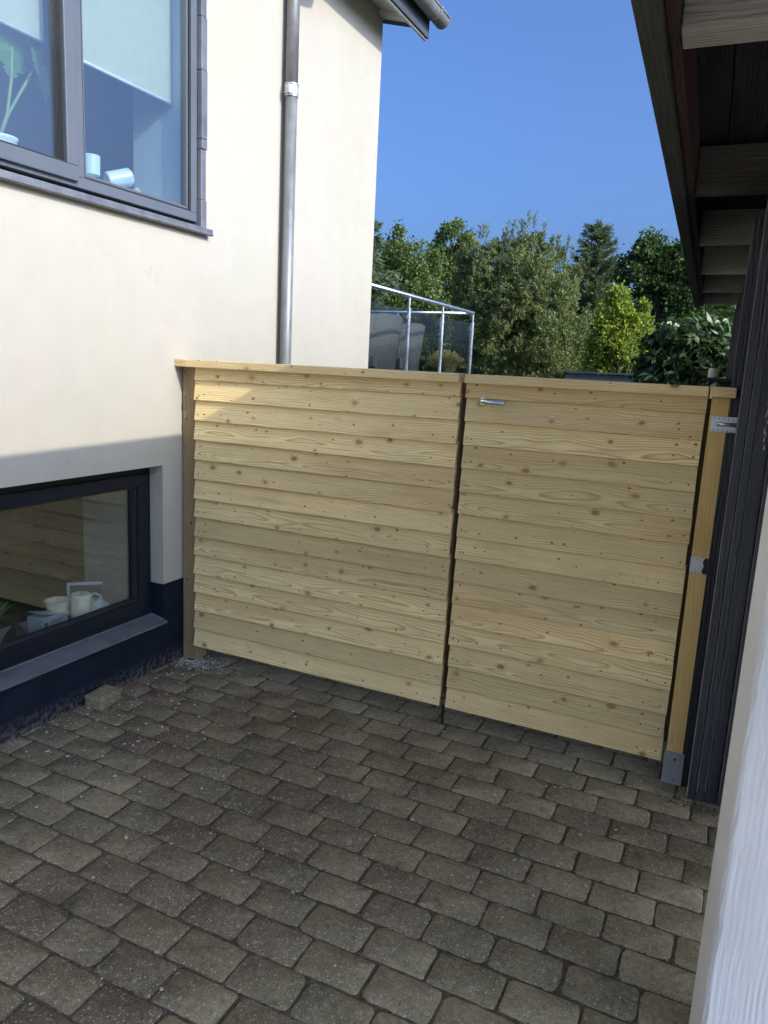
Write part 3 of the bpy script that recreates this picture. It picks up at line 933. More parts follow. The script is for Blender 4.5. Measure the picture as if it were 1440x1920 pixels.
def window_things():
    """what stands on the sills behind the panes"""
    # roller blinds
    for (a, b_, lab) in ((-0.60, 0.104, 'pale roller blind half drawn behind the right upstairs pane'),
                         (-2.05, -0.708, 'pale roller blind half drawn behind the left upstairs pane')):
        t = thing('roller_blind', lab, 'blind', (-0.15, (a + b_) / 2, 2.975), 0, 'blinds in the upstairs window')
        hw = (b_ - a) / 2
        if a > -1:
            hw2 = 0.0
        MB().box(-0.0012, 0.0012, -hw, hw if b_ < 0 else hw - 0.008, 0.012, 0.80).build('fabric', 'blind_fabric', t)
        MB().tube([(0, -hw, 0.006), (0, hw - 0.008, 0.006)], 0.008, 10).build('bottom_bar', 'plastic_white', t, 0, True)
    # monstera
    t = thing('monstera_plant', 'green monstera plant with split leaves behind the left upstairs pane', 'plant', (-0.22, -0.90, 2.44))
    MB().lathe([(0.055, 0.0), (0.075, 0.11), (0.08, 0.12), (0.07, 0.12), (0.066, 0.10)], 20).build('pot', 'plastic_white', t, 0, True)

    def mleaf(c, tip, size, roll):
        b = MB()
        cuts = 26
        ax = Vector(tip).normalized()
        sd = ax.cross(Vector((1, roll, 0.1))).normalized()
        nr = sd.cross(ax)
        L_, R_ = [], []
        c = Vector(c)
        for k in range(cuts + 1):
            s = k / cuts
            w = 0.66 * math.sin(math.pi * (0.10 + 0.90 * s) ** 0.72) ** 0.8 * size
            gap = 0.42 if (k % 6 in (4,) and 5 < k < 24) else 1.0
            m_ = c + ax * (s * size) + nr * (-0.25 * size * (s - 0.4) ** 2)
            L_.append((m_, m_ + sd * w * gap + ax * (0.10 * size) - nr * 0.10 * w))
            R_.append((m_, m_ - sd * w * gap + ax * (0.10 * size) - nr * 0.10 * w))
        for S in (L_, R_):
            vs_ = [p for pr in S for p in pr]
            b.add(vs_, [(2 * k, 2 * k + 1, 2 * k + 3, 2 * k + 2) for k in range(cuts)])
        b.v = [tuple(p) for p in b.v]
        return b.build('leaf', 'monstera', t, 0, True)
    o = Vector((-0.22, -0.90, 2.44))

    def lp(y, z, x=0.0):
        return Vector((x, y, z)) - Vector((0, o.y, o.z))
    mleaf(lp(-0.800, 3.075), (0.05, -0.05, -1.0), 0.24, 0.25)
    mleaf(lp(-0.668, 2.985), (0.1, 0.12, -1.0), 0.20, 0.7)
    mleaf(lp(-0.99, 2.93), (0.1, -0.5, -1.0), 0.18, 0.1)
    for pts in ([lp(-0.90, 2.54), lp(-0.85, 2.66), lp(-0.822, 2.80), lp(-0.812, 2.93), lp(-0.800, 3.06)],
                [lp(-0.90, 2.54), lp(-0.84, 2.67), lp(-0.74, 2.83), lp(-0.655, 2.985)],
                [lp(-0.90, 2.54), lp(-0.93, 2.70), lp(-0.99, 2.93)]):
        MB().tube(pts, [0.007] * (len(pts) - 1) + [0.004], 8).build('stem', 'stem_green', t, 0, True)
    # two white spot lamps
    t = thing('spot_lamp', 'small white upright spot lamp on the upstairs window board', 'lamp', (-0.21, -0.405, 2.443), 0, 'spot lamps on the window board')
    MB().lathe([(0.04, 0), (0.04, 0.012), (0.008, 0.016), (0.008, 0.075), (0.040, 0.080), (0.043, 0.165), (0.040, 0.168), (0.037, 0.158)], 20).build('shade', 'plastic_white', t, 0, False)
    MB().lathe([(0.036, 0.1595), (0.036, 0.163)], 20).build('lens', 'lamp_lens', t)
    t = thing('spot_lamp', 'small white spot lamp tipped to the side beside the card house', 'lamp', (-0.21, -0.225, 2.443), 0, 'spot lamps on the window board')
    MB().lathe([(0.04, 0), (0.04, 0.012), (0.008, 0.016), (0.008, 0.085)], 20).build('foot', 'plastic_white', t)
    sh = MB().lathe([(0.034, -0.065), (0.040, -0.06), (0.043, 0.055), (0.039, 0.058)], 20).build('shade', 'plastic_white', t, 0, False, (0, 0.0, 0.105), (math.radians(-72), 0, math.radians(-25)))
    MB().lathe([(0.036, 0.0585), (0.034, 0.063)], 20).build('lens', 'lamp_lens', sh)
    t = MB().prism([(-0.034, 0), (-0.014, 0), (-0.014, 0.03), (0.010, 0.035), (0.010, 0), (0.034, 0), (0.034, 0.055), (0.0, 0.085), (-0.034, 0.055)], 'X', -0.008, 0.008).build('card_house', 'card_beige', None, 0.001, False, (-0.19, -0.125, 2.444))
    tag(t, 'small beige house shaped cut-out at the corner of the upstairs window', 'ornament')

    # ---- basement sill
    Z = 0.263
    t = thing('cardboard_box', 'pale printed cardboard box on the basement window sill', 'box', (-0.33, -0.64, Z), math.radians(4))
    MB().box(-0.055, 0.045, -0.085, 0.085, 0, 0.115).build('carton', 'card_white', t, 0.002)
    pr = MB()
    for k in range(5):
        pr.box(0.0452, 0.0456, -0.035, 0.055 - 0.012 * (k % 3), 0.085 - k * 0.012, 0.089 - k * 0.012)
    pr.box(0.0452, 0.0456, -0.075, -0.050, 0.055, 0.090)
    pr.prism([(0.062 + 0.016 * math.cos(k * math.pi / 3), 0.035 + 0.016 * math.sin(k * math.pi / 3)) for k in range(6)], 'X', 0.0452, 0.0457)
    pr.build('print', 'print_grey', t)
    MB().box(-0.05, 0.043, -0.083, -0.005, 0, 0.002).build('flap', 'card_white', t, 0, False, (-0.0, 0.0, 0.118), (math.radians(-14), 0, 0))
    for (x, y, r, hh, lab) in ((-0.27, -0.485, 0.052, 0.19, 'taller pale pillar candle on the basement sill'), (-0.34, -0.575, 0.050, 0.165, 'shorter pale candle in a flared holder on the basement sill')):
        t = thing('pillar_candle', lab, 'candle', (x, y, Z), 0, 'candles on the basement sill')
        if hh > 0.18:
            MB().lathe([(r, 0), (r + .001, 0.06), (r - .002, 0.11), (r, hh - 0.012), (r - 0.004, hh), (r - 0.012, hh + 0.002), (0.012, hh - 0.008)], 22).build('wax_body', 'wax', t, 0, True)
        else:
            MB().lathe([(r * 0.8, 0), (r * 0.85, 0.10), (r + 0.012, hh), (r + 0.016, hh + 0.004), (r + 0.006, hh), (r * 0.7, hh - 0.012)], 22).build('wax_body', 'wax', t, 0, True)
        MB().tube([(0, 0, hh - 0.012), (0.001, 0.001, hh + 0.006), (0.004, 0.0, hh + 0.013)], 0.0016, 6).build('wick', 'print_grey', t)
    # crumpled white bag
    t = thing('plastic_bag', 'crumpled white plastic bag lying beside the candles on the basement sill', 'bag', (-0.35, -0.335, Z))
    bm = bmesh.new()
    bmesh.ops.create_icosphere(bm, subdivisions=4, radius=1)
    from mathutils import noise as mn
    for v in bm.verts:
        k = 1 + 0.22 * mn.noise(v.co * 2.3) + 0.12 * mn.noise(v.co * 6.0)
        v.co = Vector((v.co.x * 0.075 * k, v.co.y * 0.105 * k, max(-0.0, (v.co.z + 0.55) * 0.068 * k)))
    me = bpy.data.meshes.new('bag_body')
    bm.to_mesh(me)
    bm.free()
    me.materials.append(M['plastic_white'])
    me.polygons.foreach_set('use_smooth', [True] * len(me.polygons))
    link('bag_body', me, t)
    MB().tube([(0.03, -0.07, 0.075), (0.035, -0.055, 0.135), (0.03, -0.01, 0.15), (0.03, 0.03, 0.125), (0.03, 0.045, 0.08)], [0.008, 0.006, 0.006, 0.006, 0.008], 8).build('bag_handle', 'plastic_white', t, 0, True)
    # tilted picture frame against the reveal
    t = thing('picture_frame', 'thin pale picture frame leaning in the corner of the basement window', 'frame', (-0.40, -0.315, Z), math.radians(-48))
    fr = MB()
    for s in (-1, 1):
        fr.box(-0.008, 0.008, s * 0.10 - 0.007, s * 0.10 + 0.007, 0.0, 0.19)
    fr.box(-0.008, 0.008, -0.093, 0.093, 0.0, 0.014)
    fr.box(-0.008, 0.008, -0.093, 0.093, 0.176, 0.19)
    fr.build('moulding', 'card_white', t, 0.001)
    MB().box(-0.005, 0.0, -0.093, 0.093, 0.014, 0.176).build('backing', 'interior_dark', t)
    # dark lantern and wire at the left edge
    t = thing('glass_lantern', 'dark faceted lantern at the left edge of the basement sill', 'lantern', (-0.30, -0.86, Z))
    b = MB()
    n_ = 5
    lo_ = [(0.05 * math.cos(2 * math.pi * k / n_), 0.05 * math.sin(2 * math.pi * k / n_), 0) for k in range(n_)]
    mi_ = [(0.07 * math.cos(2 * math.pi * (k + .5) / n_), 0.07 * math.sin(2 * math.pi * (k + .5) / n_), 0.06) for k in range(n_)]
    b.add(lo_ + mi_ + [(0, 0, 0.15)], [tuple(range(n_))[::-1]] + [(k, (k + 1) % n_, n_ + k) for k in range(n_)] + [((k + 1) % n_, n_ + (k + 1) % n_, n_ + k) for k in range(n_)] + [(n_ + k, n_ + (k + 1) % n_, 2 * n_) for k in range(n_)])
    b.build('lantern_body', 'plastic_black', t, 0.003)
    w = MB().tube([(-0.22, -0.90, Z + 0.006), (-0.23, -0.82, Z + 0.05), (-0.24, -0.75, Z + 0.055), (-0.25, -0.71, Z + 0.006)], 0.004, 8).build('cable_loop', 'plastic_white', None, 0, True)
    tag(w, 'thin white cable looped in front of the printed box', 'cable')
    # fern tip
    t = thing('potted_fern', 'pale feathery fern at the left edge of the basement window', 'plant', (-0.42, -0.93, Z))
    MB().lathe([(0.04, 0), (0.055, 0.09), (0.06, 0.095), (0.05, 0.095), (0.046, 0.085)], 18).build('pot', 'pot_dark', t, 0, True)
    for k in range(9):
        a = random.uniform(-1.3, 1.5)
        b = MB()
        for j in range(14):
            s = j / 13
            p = Vector((0.05 * s * math.sin(k), 0.17 * s * math.sin(a), 0.09 + 0.20 * s * math.cos(a * 0.6) - 0.07 * s * s))
            w_ = 0.030 * (1 - s) + 0.006
            for sgn in (-1, 1):
                q = p + Vector((0.01, w_ * sgn * math.cos(a), w_ * sgn * -math.sin(a) * 0.8 + 0.012))
                b.add([p, p + Vector((0, 0.003, 0.006)), q], [(0, 1, 2)])
        b.build('frond', 'monstera', t)


window_things()


# ------------------------------------------------------------------ the timber screen and gate
PITCH = 0.1055
BOT0 = 1.578


def clapboards(parent, x0, x1, ox):
    """fifteen overlapping boards, each lower edge proud of the board below"""
    tilt = math.atan(0.0160 / PITCH)
    for k in range(15):
        zb = BOT0 - PITCH * k
        hgt = 0.122 if k else 0.070
        jx0, jx1 = random.uniform(-0.003, 0.002), random.uniform(-0.003, 0.002)
        a, b_ = x0 + jx0 - ox, x1 + jx1 - ox
        th = 0.0200
        mb = MB()
        L_ = b_ - a
        segs = 10
        # a sawn board with a slight bow and wavering lower edge
        vs_, fs_ = [], []
        ph = random.uniform(0, 6.28)
        for i in range(segs + 1):
            x = -L_ / 2 + L_ * i / segs
            w = 0.0012 * math.sin(ph + 3.1 * i / segs) + random.uniform(-0.0005, 0.0005)
            e = 0.0016
            vs_ += [(x, -th / 2 + e, w), (x, -th / 2, w + e), (x, -th / 2, hgt), (x, th / 2, hgt), (x, th / 2, w)]
        for i in range(segs):
            p, q = i * 5, (i + 1) * 5
            for j in range(5):
                fs_.append((p + j, q + j, q + (j + 1) % 5, p + (j + 1) % 5))
        fs_.append((4, 3, 2, 1, 0))
        q = segs * 5
        fs_.append((q, q + 1, q + 2, q + 3, q + 4))
        mb.add(vs_, [f[::-1] for f in fs_])
        mb.build('board', 'pine_board', parent, 0, False, ((a + b_) / 2, -0.031 + random.uniform(-0.0008, 0.0008), zb + random.uniform(-0.0015, 0.0015)), (-tilt + random.uniform(-0.004, 0.004), random.uniform(-0.0012, 0.0012), 0))


def screws(parent, spots, r=0.0034, mat='screw_steel', name='screws'):
    b = MB()
    for (x, y, z) in spots:
        n_ = 8
        vs_ = [(x + r * math.cos(2 * math.pi * k / n_), y - 0.0012, z + r * math.sin(2 * math.pi * k / n_)) for k in range(n_)]
        vs2 = [(x + r * math.cos(2 * math.pi * k / n_), y + 0.004, z + r * math.sin(2 * math.pi * k / n_)) for k in range(n_)]
        b.add(vs_ + vs2 + [(x, y - 0.0004, z)], [(k, (k + 1) % n_, 2 * n_) for k in range(n_)] + [(k, n_ + k, n_ + (k + 1) % n_, (k + 1) % n_) for k in range(n_)])
    o = b.build(name, mat, parent)
    o['kind'] = 'stuff'
    return o


def board_face_y(dz):
    return -0.031 - 0.0102 + dz * math.tan(math.atan(0.0160 / PITCH)) 


def timber_screen():
    # fixed screen on the left
    s = thing('fence_screen', 'fixed pine clapboard screen between the house wall and the gate', 'fence')
    clapboards(s, 0.107, 1.588, 0.0)
    box('post', 'pine_post_worn', s, 0.010, 0.102, -0.014, 0.078, 0.004, 1.641, 0.003)
    box('middle_post', 'pine_post_worn', s, 1.512, 1.585, 0.018, 0.10, 0.135, 1.641, 0.003)
    box('cap_rail', 'pine_cap', s, 0.064, 1.590, -0.068, 0.052, 1.643, 1.682, 0.003)
    box('cap_block', 'pine_cap', s, -0.001, 0.0615, -0.068, 0.052, 1.643, 1.682, 0.003)
    box('back_rail', 'pine_post_worn', s, 0.104, 1.510, 0.02, 0.065, 0.30, 0.37, 0.002)
    box('back_rail', 'pine_post_worn', s, 0.104, 1.510, 0.02, 0.065, 1.30, 1.37, 0.002)
    sp, sd = [], []
    for k in range(1, 15):
        z = BOT0 - PITCH * k
        for dx in (0.028, 0.066):
            sp.append((0.107 + dx + random.uniform(-.006, .006), board_face_y(0.03), z + 0.03 + random.uniform(-.005, .005)))
        for dx in (0.024, 0.115):
            sp.append((1.588 - dx + random.uniform(-.006, .006), board_face_y(0.034), z + 0.034 + random.uniform(-.005, .005)))
    screws(s, sp, 0.0036, 'screw_dark')
    for z in (0.004,):
        bt = MB().tube([(1.600, -0.012, 0.003), (1.600, -0.012, 0.10)], 0.008, 8).build('ground_bolt', 'plastic_black', s)

    # the gate leaf
    g = thing('garden_gate', 'pine clapboard gate leaf with a steel lever handle', 'gate', (1.615, 0, 0))
    clapboards(g, 1.617, 2.604, 1.615)
    box('cap_rail', 'pine_cap', g, 0.0, 0.992, -0.068, 0.052, 1.643, 1.682, 0.003)
    box('stile', 'pine_post_worn', g, 0.004, 0.075, 0.004, 0.065, 0.12, 1.640, 0.002)
    box('stile', 'pine_post_worn', g, 0.905, 0.975, 0.004, 0.065, 0.12, 1.640, 0.002)
    box('brace', 'pine_post_worn', g, 0.076, 0.904, 0.006, 0.06, 0.32, 0.39, 0.002)
    box('brace', 'pine_post_worn', g, 0.076, 0.904, 0.006, 0.06, 1.30, 1.37, 0.002)
    hd = MB().tube([(0.083, -0.030, 1.568), (0.083, -0.062, 1.569), (0.088, -0.078, 1.569), (0.102, -0.085, 1.569), (0.14, -0.086, 1.567), (0.192, -0.086, 1.5645), (0.196, -0.086, 1.564)], [0.010, 0.010, 0.0105, 0.0105, 0.010, 0.0095, 0.008], 14).build('handle', 'stainless', g, 0, True)
    MB().tube([(0.083, -0.046, 1.568), (0.083, -0.028, 1.568)], 0.016, 16).build('rose', 'stainless', hd, 0, False)
    sp = []
    for k in range(1, 15):
        z = BOT0 - PITCH * k
        for dx in (0.022, 0.045):
            if random.random() < 0.85:
                sp.append((dx + random.uniform(-.006, .006), board_face_y(0.034), z + 0.034 + random.uniform(-.006, .006)))
        for dx in (0.025, 0.095):
            if random.random() < 0.8:
                sp.append((0.989 - dx + random.uniform(-.006, .006), board_face_y(0.034), z + 0.034 + random.uniform(-.006, .006)))
    screws(g, sp, 0.0036, 'screw_dark')

    # hanging post at the shed
    p = thing('gate_post', 'golden brown gate post in a steel shoe beside the black shed', 'post', (2.655, 0.02, 0))
    box('timber', 'pine_post', p, -0.035, 0.035, -0.045, 0.045, 0.135, 1.641, 0.003)
    box('stop_strip', 'pine_post_worn', p, -0.060, -0.0355, 0.012, 0.040, 0.16, 1.635, 0.002)
    box('cap_block', 'pine_cap', p, -0.042, 0.050, -0.088, 0.032, 1.643, 1.682, 0.003)
    sh = MB()
    sh.box(-0.040, 0.040, -0.050, -0.0465, 0.004, 0.15)
    sh.box(-0.040, 0.040, 0.0465, 0.050, 0.004, 0.15)
    sh.box(-0.040, -0.0365, -0.0460, 0.0460, 0.004, 0.15)
    sh.box(0.0365, 0.040, -0.0460, 0.0460, 0.004, 0.15)
    shoe = sh.build('post_shoe', 'shoe_steel', p, 0.001)
    screws(shoe, [(0.004, -0.0508, 0.118)], 0.005, 'plastic_black', 'bolt_hole')
    screws(shoe, [(0.010, -0.0508, 0.024)], 0.0035, 'plastic_black', 'bolt_hole')
    # upper bracket: pressed rib plate running on to the shed
    def plate(z, w, h, x0, rib, mat):
        b = MB()
        b.box(x0, x0 + w, -0.0495, -0.0465, z - h / 2, z + h / 2)
        q = b.build('bracket', mat, p, 0.0012)
        holes, heads = [], []
        for s in (-1, 1):
            for k, fx in enumerate((0.10, 0.28, 0.46, 0.64, 0.82)):
                (heads if k in (0, 2) else holes).append((x0 + w * fx, -0.0506, z + s * h * 0.37 - k * 0.001))
        screws(q, heads, 0.0042, 'screw_steel', 'screw_head')
        screws(q, holes, 0.0024, 'plastic_black', 'screw_hole')
        if rib:
            MB().tube([(x0 + w * 0.12, -0.0475, z), (x0 + w * 0.95, -0.0475, z)], 0.0085, 12).build('rib', mat, q, 0, True)
            MB().tube([(x0 + w * 0.16, -0.049, z), (x0 + w * 0.16, -0.0605, z)], 0.0085, 12).build('ring', mat, q, 0, False)
        return q
    plate(1.540, 0.095, 0.060, -0.026, True, 'galvanised')
    q = plate(0.970, 0.078, 0.066, -0.036, False, 'galvanised')
    o = MB().prism([(0.014, 0.939), (0.0425, 0.936), (0.0435, 1.004), (0.017, 1.0035), (0.010, 0.985), (0.016, 0.968), (0.009, 0.952)], 'Y', -0.0515, -0.0497).build('paint_smear', 'black_paint', q)


timber_screen()


# ------------------------------------------------------------------ black shed with its eave
def shed():
    rz = math.atan(0.040)
    t = thing('shed', 'black timber clad shed with a low overhanging roof on the right', 'shed', (2.720, -0.125, 0), rz)
    # local axes: x into the shed, y along its side away from the viewer
    L_ = 5.2
    # corner boards
    box('corner_board', 'black_paint', t, 0.004, 0.030, 0.0, 0.115, 0.02, 2.36, 0.003)
    box('corner_board', 'black_paint', t, 0.000, 0.034, -0.024, -0.001, 0.02, 2.37, 0.003)
    box('cover_strip', 'black_paint', t, -0.031, 0.0035, 0.10, 0.165, 0.01, 2.30, 0.002)
    MB().box(0.0012, 0.0040, -0.0250, -0.0238, 0.03, 2.34).build('worn_edge', 'edge_wear', t)
    # side cladding: boards with battens over the joints
    y = 0.117
    k = 0
    while y < L_:
        w = 0.150
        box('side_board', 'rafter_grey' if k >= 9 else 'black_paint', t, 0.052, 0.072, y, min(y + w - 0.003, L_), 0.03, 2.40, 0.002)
        if k % 1 == 0 and y + w < L_:
            bt = box('batten', 'black_paint', t, 0.026, 0.0515, y + w - 0.024, y + w + 0.020, 0.03, 2.38, 0.002)
            MB().box(-0.0138, -0.0124, -0.0223, -0.0185, -1.16, 1.16).build('worn_edge', 'edge_wear', bt)
        y += w
        k += 1
    # front cladding facing the carport
    x = 0.036
    widths = [0.030, 0.052, 0.095, 0.040, 0.110, 0.04, 0.11, 0.04, 0.11, 0.04, 0.11, 0.04, 0.11, 0.04, 0.11, 0.04, 0.11, 0.04, 0.11]
    offs = [0.010, 0.0, -0.010, 0.004]
    for k, w in enumerate(widths):
        o_ = [-0.012, 0.0, -0.010, 0.002][k % 4] if k < 4 else (-0.008 if k % 2 else 0.004)
        fb = box('front_board', 'black_paint', t, x, x + w - 0.0025, o_ - 0.012, o_ + 0.012, 0.018 + random.uniform(0, 0.012), 2.40, 0.002)
        if k < 5:
            hw = (w - 0.0025) / 2
            MB().box(-hw + 0.0012, -hw + 0.0030, -0.0128, -0.0117, -1.15, 1.16).build('worn_edge', 'edge_wear', fb)
        x += w
    XF = x
    # flakes of bare wood and an old filler blob on the front
    fl = MB()
    for k in range(16):
        z = random.uniform(1.46, 1.66)
        cx_ = 0.100 + random.uniform(-0.006, 0.004)
        fl.prism([(cx_ + random.uniform(-.004, 0), z), (cx_ + random.uniform(0, .004), z + .001), (cx_ + random.uniform(0, .003), z + random.uniform(.012, .03)), (cx_ - .002, z + .012)], 'Y', -0.0135, -0.0118)
    o = fl.build('bare_flake', 'chip_pale', t)
    o['kind'] = 'stuff'
    bm = bmesh.new()
    bmesh.ops.create_icosphere(bm, subdivisions=2, radius=1)
    for v in bm.verts:
        v.co = Vector((v.co.x * 0.010, v.co.y * 0.006, v.co.z * 0.012)) * random.uniform(0.75, 1.25)
    me = bpy.data.meshes.new('filler')
    bm.to_mesh(me)
    bm.free()
    me.materials.append(M['chip_pale'])
    link('filler', me, t, (0.136, -0.024, 1.660))
    # top plate along the side wall
    box('wall_plate', 'rafter_grey', t, 0.074, 0.135, 0.02, L_, 2.345, 2.44, 0.003)
    # unseen hanging panel added to stop the low sun; back and end walls
    box('sun_block_panel', 'white_paint_rough', t, 3.50, 3.58, -3.3, -0.03, 1.72, 2.575)
    for yy in (-3.24, -1.7):
        box('carport_post', 'white_paint_rough', t, 3.49, 3.59, yy - 0.05, yy + 0.05, 0.0, 1.719)
    box('rear_wall', 'black_paint', t, 0.074, 3.6, L_ - 0.03, L_, 0.02, 2.40)
    box('far_wall', 'black_paint', t, 3.58, 3.6, 0.03, L_ - 0.04, 0.02, 2.40)
    box('front_wall', 'black_paint', t, XF, 3.6, -0.008, 0.016, 0.02, 2.40)
    # rafters run out to the fascia
    cs = math.cos(rz)
    for (yw, th, z0, hh) in ((-3.40, 0.07, 2.40, 0.16), (-2.40, 0.07, 2.40, 0.16), (-1.43, 0.10, 2.395, 0.15), (0.04, 0.06, 2.40, 0.17), (1.21, 0.055, 2.40, 0.17), (2.37, 0.055, 2.40, 0.17), (3.49, 0.055, 2.40, 0.17), (4.56, 0.055, 2.40, 0.17)):
        yl = (yw + 0.125) / cs
        box('rafter', 'rafter_shaded' if yw == 0.04 else ('rafter_half_shaded' if yw in (-1.43, 1.21) else 'rafter_grey'), t, -0.249, 3.5, yl - th / 2, yl + th / 2, z0, z0 + hh, 0.004)  # one timber in three tones: light reaching each rafter is put into its colour
    # fascia of two boards
    Y0, Y1 = -3.35, 4.86
    box('fascia', 'fascia_grey', t, -0.330, -0.277, Y0, Y1, 2.382, 2.622, 0.006)
    box('inner_fascia', 'fascia_brown', t, -0.2755, -0.2505, Y0, Y1, 2.40, 2.58, 0.003)
    # roof boards underneath, felt on top
    x = -0.274
    while x < 3.6:
        box('roof_board', 'black_roof_board', t, x, x + 0.118, Y0, Y1, 2.585 + random.uniform(0, .003), 2.606)
        x += 0.122
    MB().box(-0.325, 3.7, Y0 - 0.02, Y1 + 0.03, 2.6225, 2.640).build('roof_felt', 'roof_felt', t, 0.003)
    return t


shed()

# white painted post in front on the right
wp = thing('white_column', 'rough sawn white painted timber column at the right edge, close by', 'column', (2.832, -1.47, 0), math.radians(9))
b = MB()
nz = 40
prof = [(0.010, 0.0), (0.34, 0.0), (0.34, 0.15), (0.0, 0.15), (0.0, 0.012), (0.001, 0.007), (0.004, 0.003)]
vs_, fs_ = [], []
n_ = len(prof)
for j in range(nz + 1):
    z = 0.005 + 2.37 * j / nz
    for i, (x, y) in enumerate(prof):
        jt = 0.0022 if i in (0, 4, 5, 6) else 0.0
        vs_.append((x + random.uniform(-jt, jt), y + random.uniform(-jt, jt), z))
for j in range(nz):
    for i in range(n_):
        fs_.append((j * n_ + i, j * n_ + (i + 1) % n_, (j + 1) * n_ + (i + 1) % n_, (j + 1) * n_ + i))
fs_.append(tuple(range(n_))[::-1])
fs_.append(tuple(nz * n_ + i for i in range(n_)))
b.add(vs_, fs_)
b.build('shaft', 'white_paint_rough', wp)


# ------------------------------------------------------------------ small things in the yard
def loose_paver():
    bm = bmesh.new()
    bmesh.ops.create_cube(bm, size=1)
    bmesh.ops.subdivide_edges(bm, edges=bm.edges[:], cuts=5, use_grid_fill=True)
    from mathutils import noise as mn
    for v in bm.verts:
        c = Vector((v.co.x * 0.11, v.co.y * 0.155, (v.co.z + 0.5) * 0.066))
        e = sum(1 for q in v.co if abs(q) > 0.49)
        k = 0.004 if e >= 2 else 0.0
        c -= Vector((math.copysign(k, c.x), math.copysign(k, c.y), k if c.z > 0.04 else 0))
        d = mn.noise(c * 30) * 0.004
        if c.y > 0.05 and c.z > 0.02:
            d += mn.noise(c * 60) * 0.007
        v.co = c + Vector((d, d * 0.8, d * 0.7 if c.z > 0.01 else 0))
    me = bpy.data.meshes.new('paving_stone')
    bm.to_mesh(me)
    bm.free()
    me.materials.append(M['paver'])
    o = link('paving_stone', me, None, (0.075, -0.68, 0.002), (0, 0, math.radians(6)))
    tag(o, 'single loose paving stone lying against the navy plinth', 'stone')


loose_paver()


def blades(name, mat, parent, n, spread, hgt, wid, lean, org=(0, 0, 0)):
    b = MB()
    for k in range(n):
        a = random.uniform(0, 2 * math.pi)
        r = spread * math.sqrt(random.random())
        p = Vector((org[0] + r * math.cos(a), org[1] + r * math.sin(a), org[2]))
        h_ = hgt * random.uniform(0.5, 1.0)
        ln = lean * random.uniform(0.3, 1.0)
        d = Vector((math.cos(a), math.sin(a), 0))
        s = Vector((-d.y, d.x, 0)) * wid
        q = p + d * h_ * ln * 0.35 + Vector((0, 0, h_ * 0.6))
        e = p + d * h_ * ln + Vector((0, 0, h_ * (1 - 0.35 * ln)))
        b.add([p - s, p + s, q + s * 0.8, q - s * 0.8, e], [(0, 1, 2, 3), (3, 2, 4)])
    return b.build(name, mat, parent)


for (x, y, n_, sp, hg, lab) in ((1.025, -1.80, 60, 0.055, 0.05, 'dry grass tuft growing in a paving joint near the lower left'),
                               (1.13, -1.53, 16, 0.03, 0.025, 'tiny weed in a paving joint further in than the grass tuft')):
    o = blades('weed', 'weed_green', None, n_, sp, hg, 0.0012, 1.6, (0, 0, 0))
    o.location = (x, y, -0.004)
    tag(o, lab, 'weed')

# scattered chips, grit and shavings on the paving
b = MB()
for k in range(520):
    if random.random() < 0.5:
        x, y = random.uniform(0.05, 2.7), random.uniform(-2.2, -0.05)
    else:
        x, y = abs(random.gauss(0.15, 0.35)) + 0.03, random.uniform(-1.2, 0.0)
    s = random.choice((0.0012, 0.0016, 0.002, 0.002, 0.003, 0.0045)) * random.uniform(0.7, 1.2)
    a = random.uniform(0, 3.14)
    mt = Matrix.Translation((x, y, 0.0035)) @ Matrix.Rotation(a, 4, 'Z')
    b.box(-s * random.uniform(0.6, 2.0), s, -s, s * 0.7, 0, s * 0.7, mt)
o = b.build('paving_grit', 'chip_pale')
o['kind'] = 'stuff'
# moss, earth and needles caught in the joints
b = MB()
for k in range(5200):
    row = random.randint(-8, 9)
    yj = -0.96 - 0.1375 * row
    if random.random() < 0.62:
        x, y = random.uniform(0.02, 2.85), yj + random.gauss(0, 0.0022)
    else:
        x = ((0.02 + 0.07 * row) % 0.21) + 0.21 * random.randint(0, 13) + random.gauss(0, 0.0018)
        y = yj - random.uniform(0, 0.1375)
    if mnoise(Vector((x * 2.3, y * 2.3, 3.0))) < -0.12 or (x > 2.69 and y > -0.16):
        continue
    s = random.uniform(0.0008, 0.0030)
    mt = Matrix.Translation((x, y, -0.0035)) @ Matrix.Rotation(random.uniform(0, 3), 4, 'Z') @ Matrix.Rotation(random.uniform(-.5, .5), 4, 'X')
    b.box(-s * random.uniform(0.8, 2.2), s, -s * .8, s * .8, -s * .6, s * random.uniform(0.6, 1.3), mt)
o = b.build('joint_moss', 'joint_soil')
o['kind'] = 'stuff'
# crumbs of mortar in the angle of wall and paving
b = MB()
for k in range(320):
    y = random.uniform(-1.6, 0.0)
    x = abs(random.gauss(0, 0.006)) + 0.002
    s = random.uniform(0.0008, 0.003)
    mt = Matrix.Translation((x, y, 0.001)) @ Matrix.Rotation(random.uniform(0, 3), 4, 'Z') @ Matrix.Rotation(random.uniform(-.6, .6), 4, 'X')
    b.box(-s, s, -s * .8, s * .8, -s * .5, s * .6, mt)
for k in range(260):                                                    # earth by the shed foot
    x, y = 2.70 + random.gauss(0.09, 0.07), -0.165 + random.gauss(0, 0.02)
    s = random.uniform(0.001, 0.005)
    mt = Matrix.Translation((x, y, 0.0)) @ Matrix.Rotation(random.uniform(0, 3), 4, 'Z')
    b.box(-s, s, -s, s, -s, s * .7, mt)
o = b.build('wall_foot_crumbs', 'joint_soil')
o['kind'] = 'stuff'
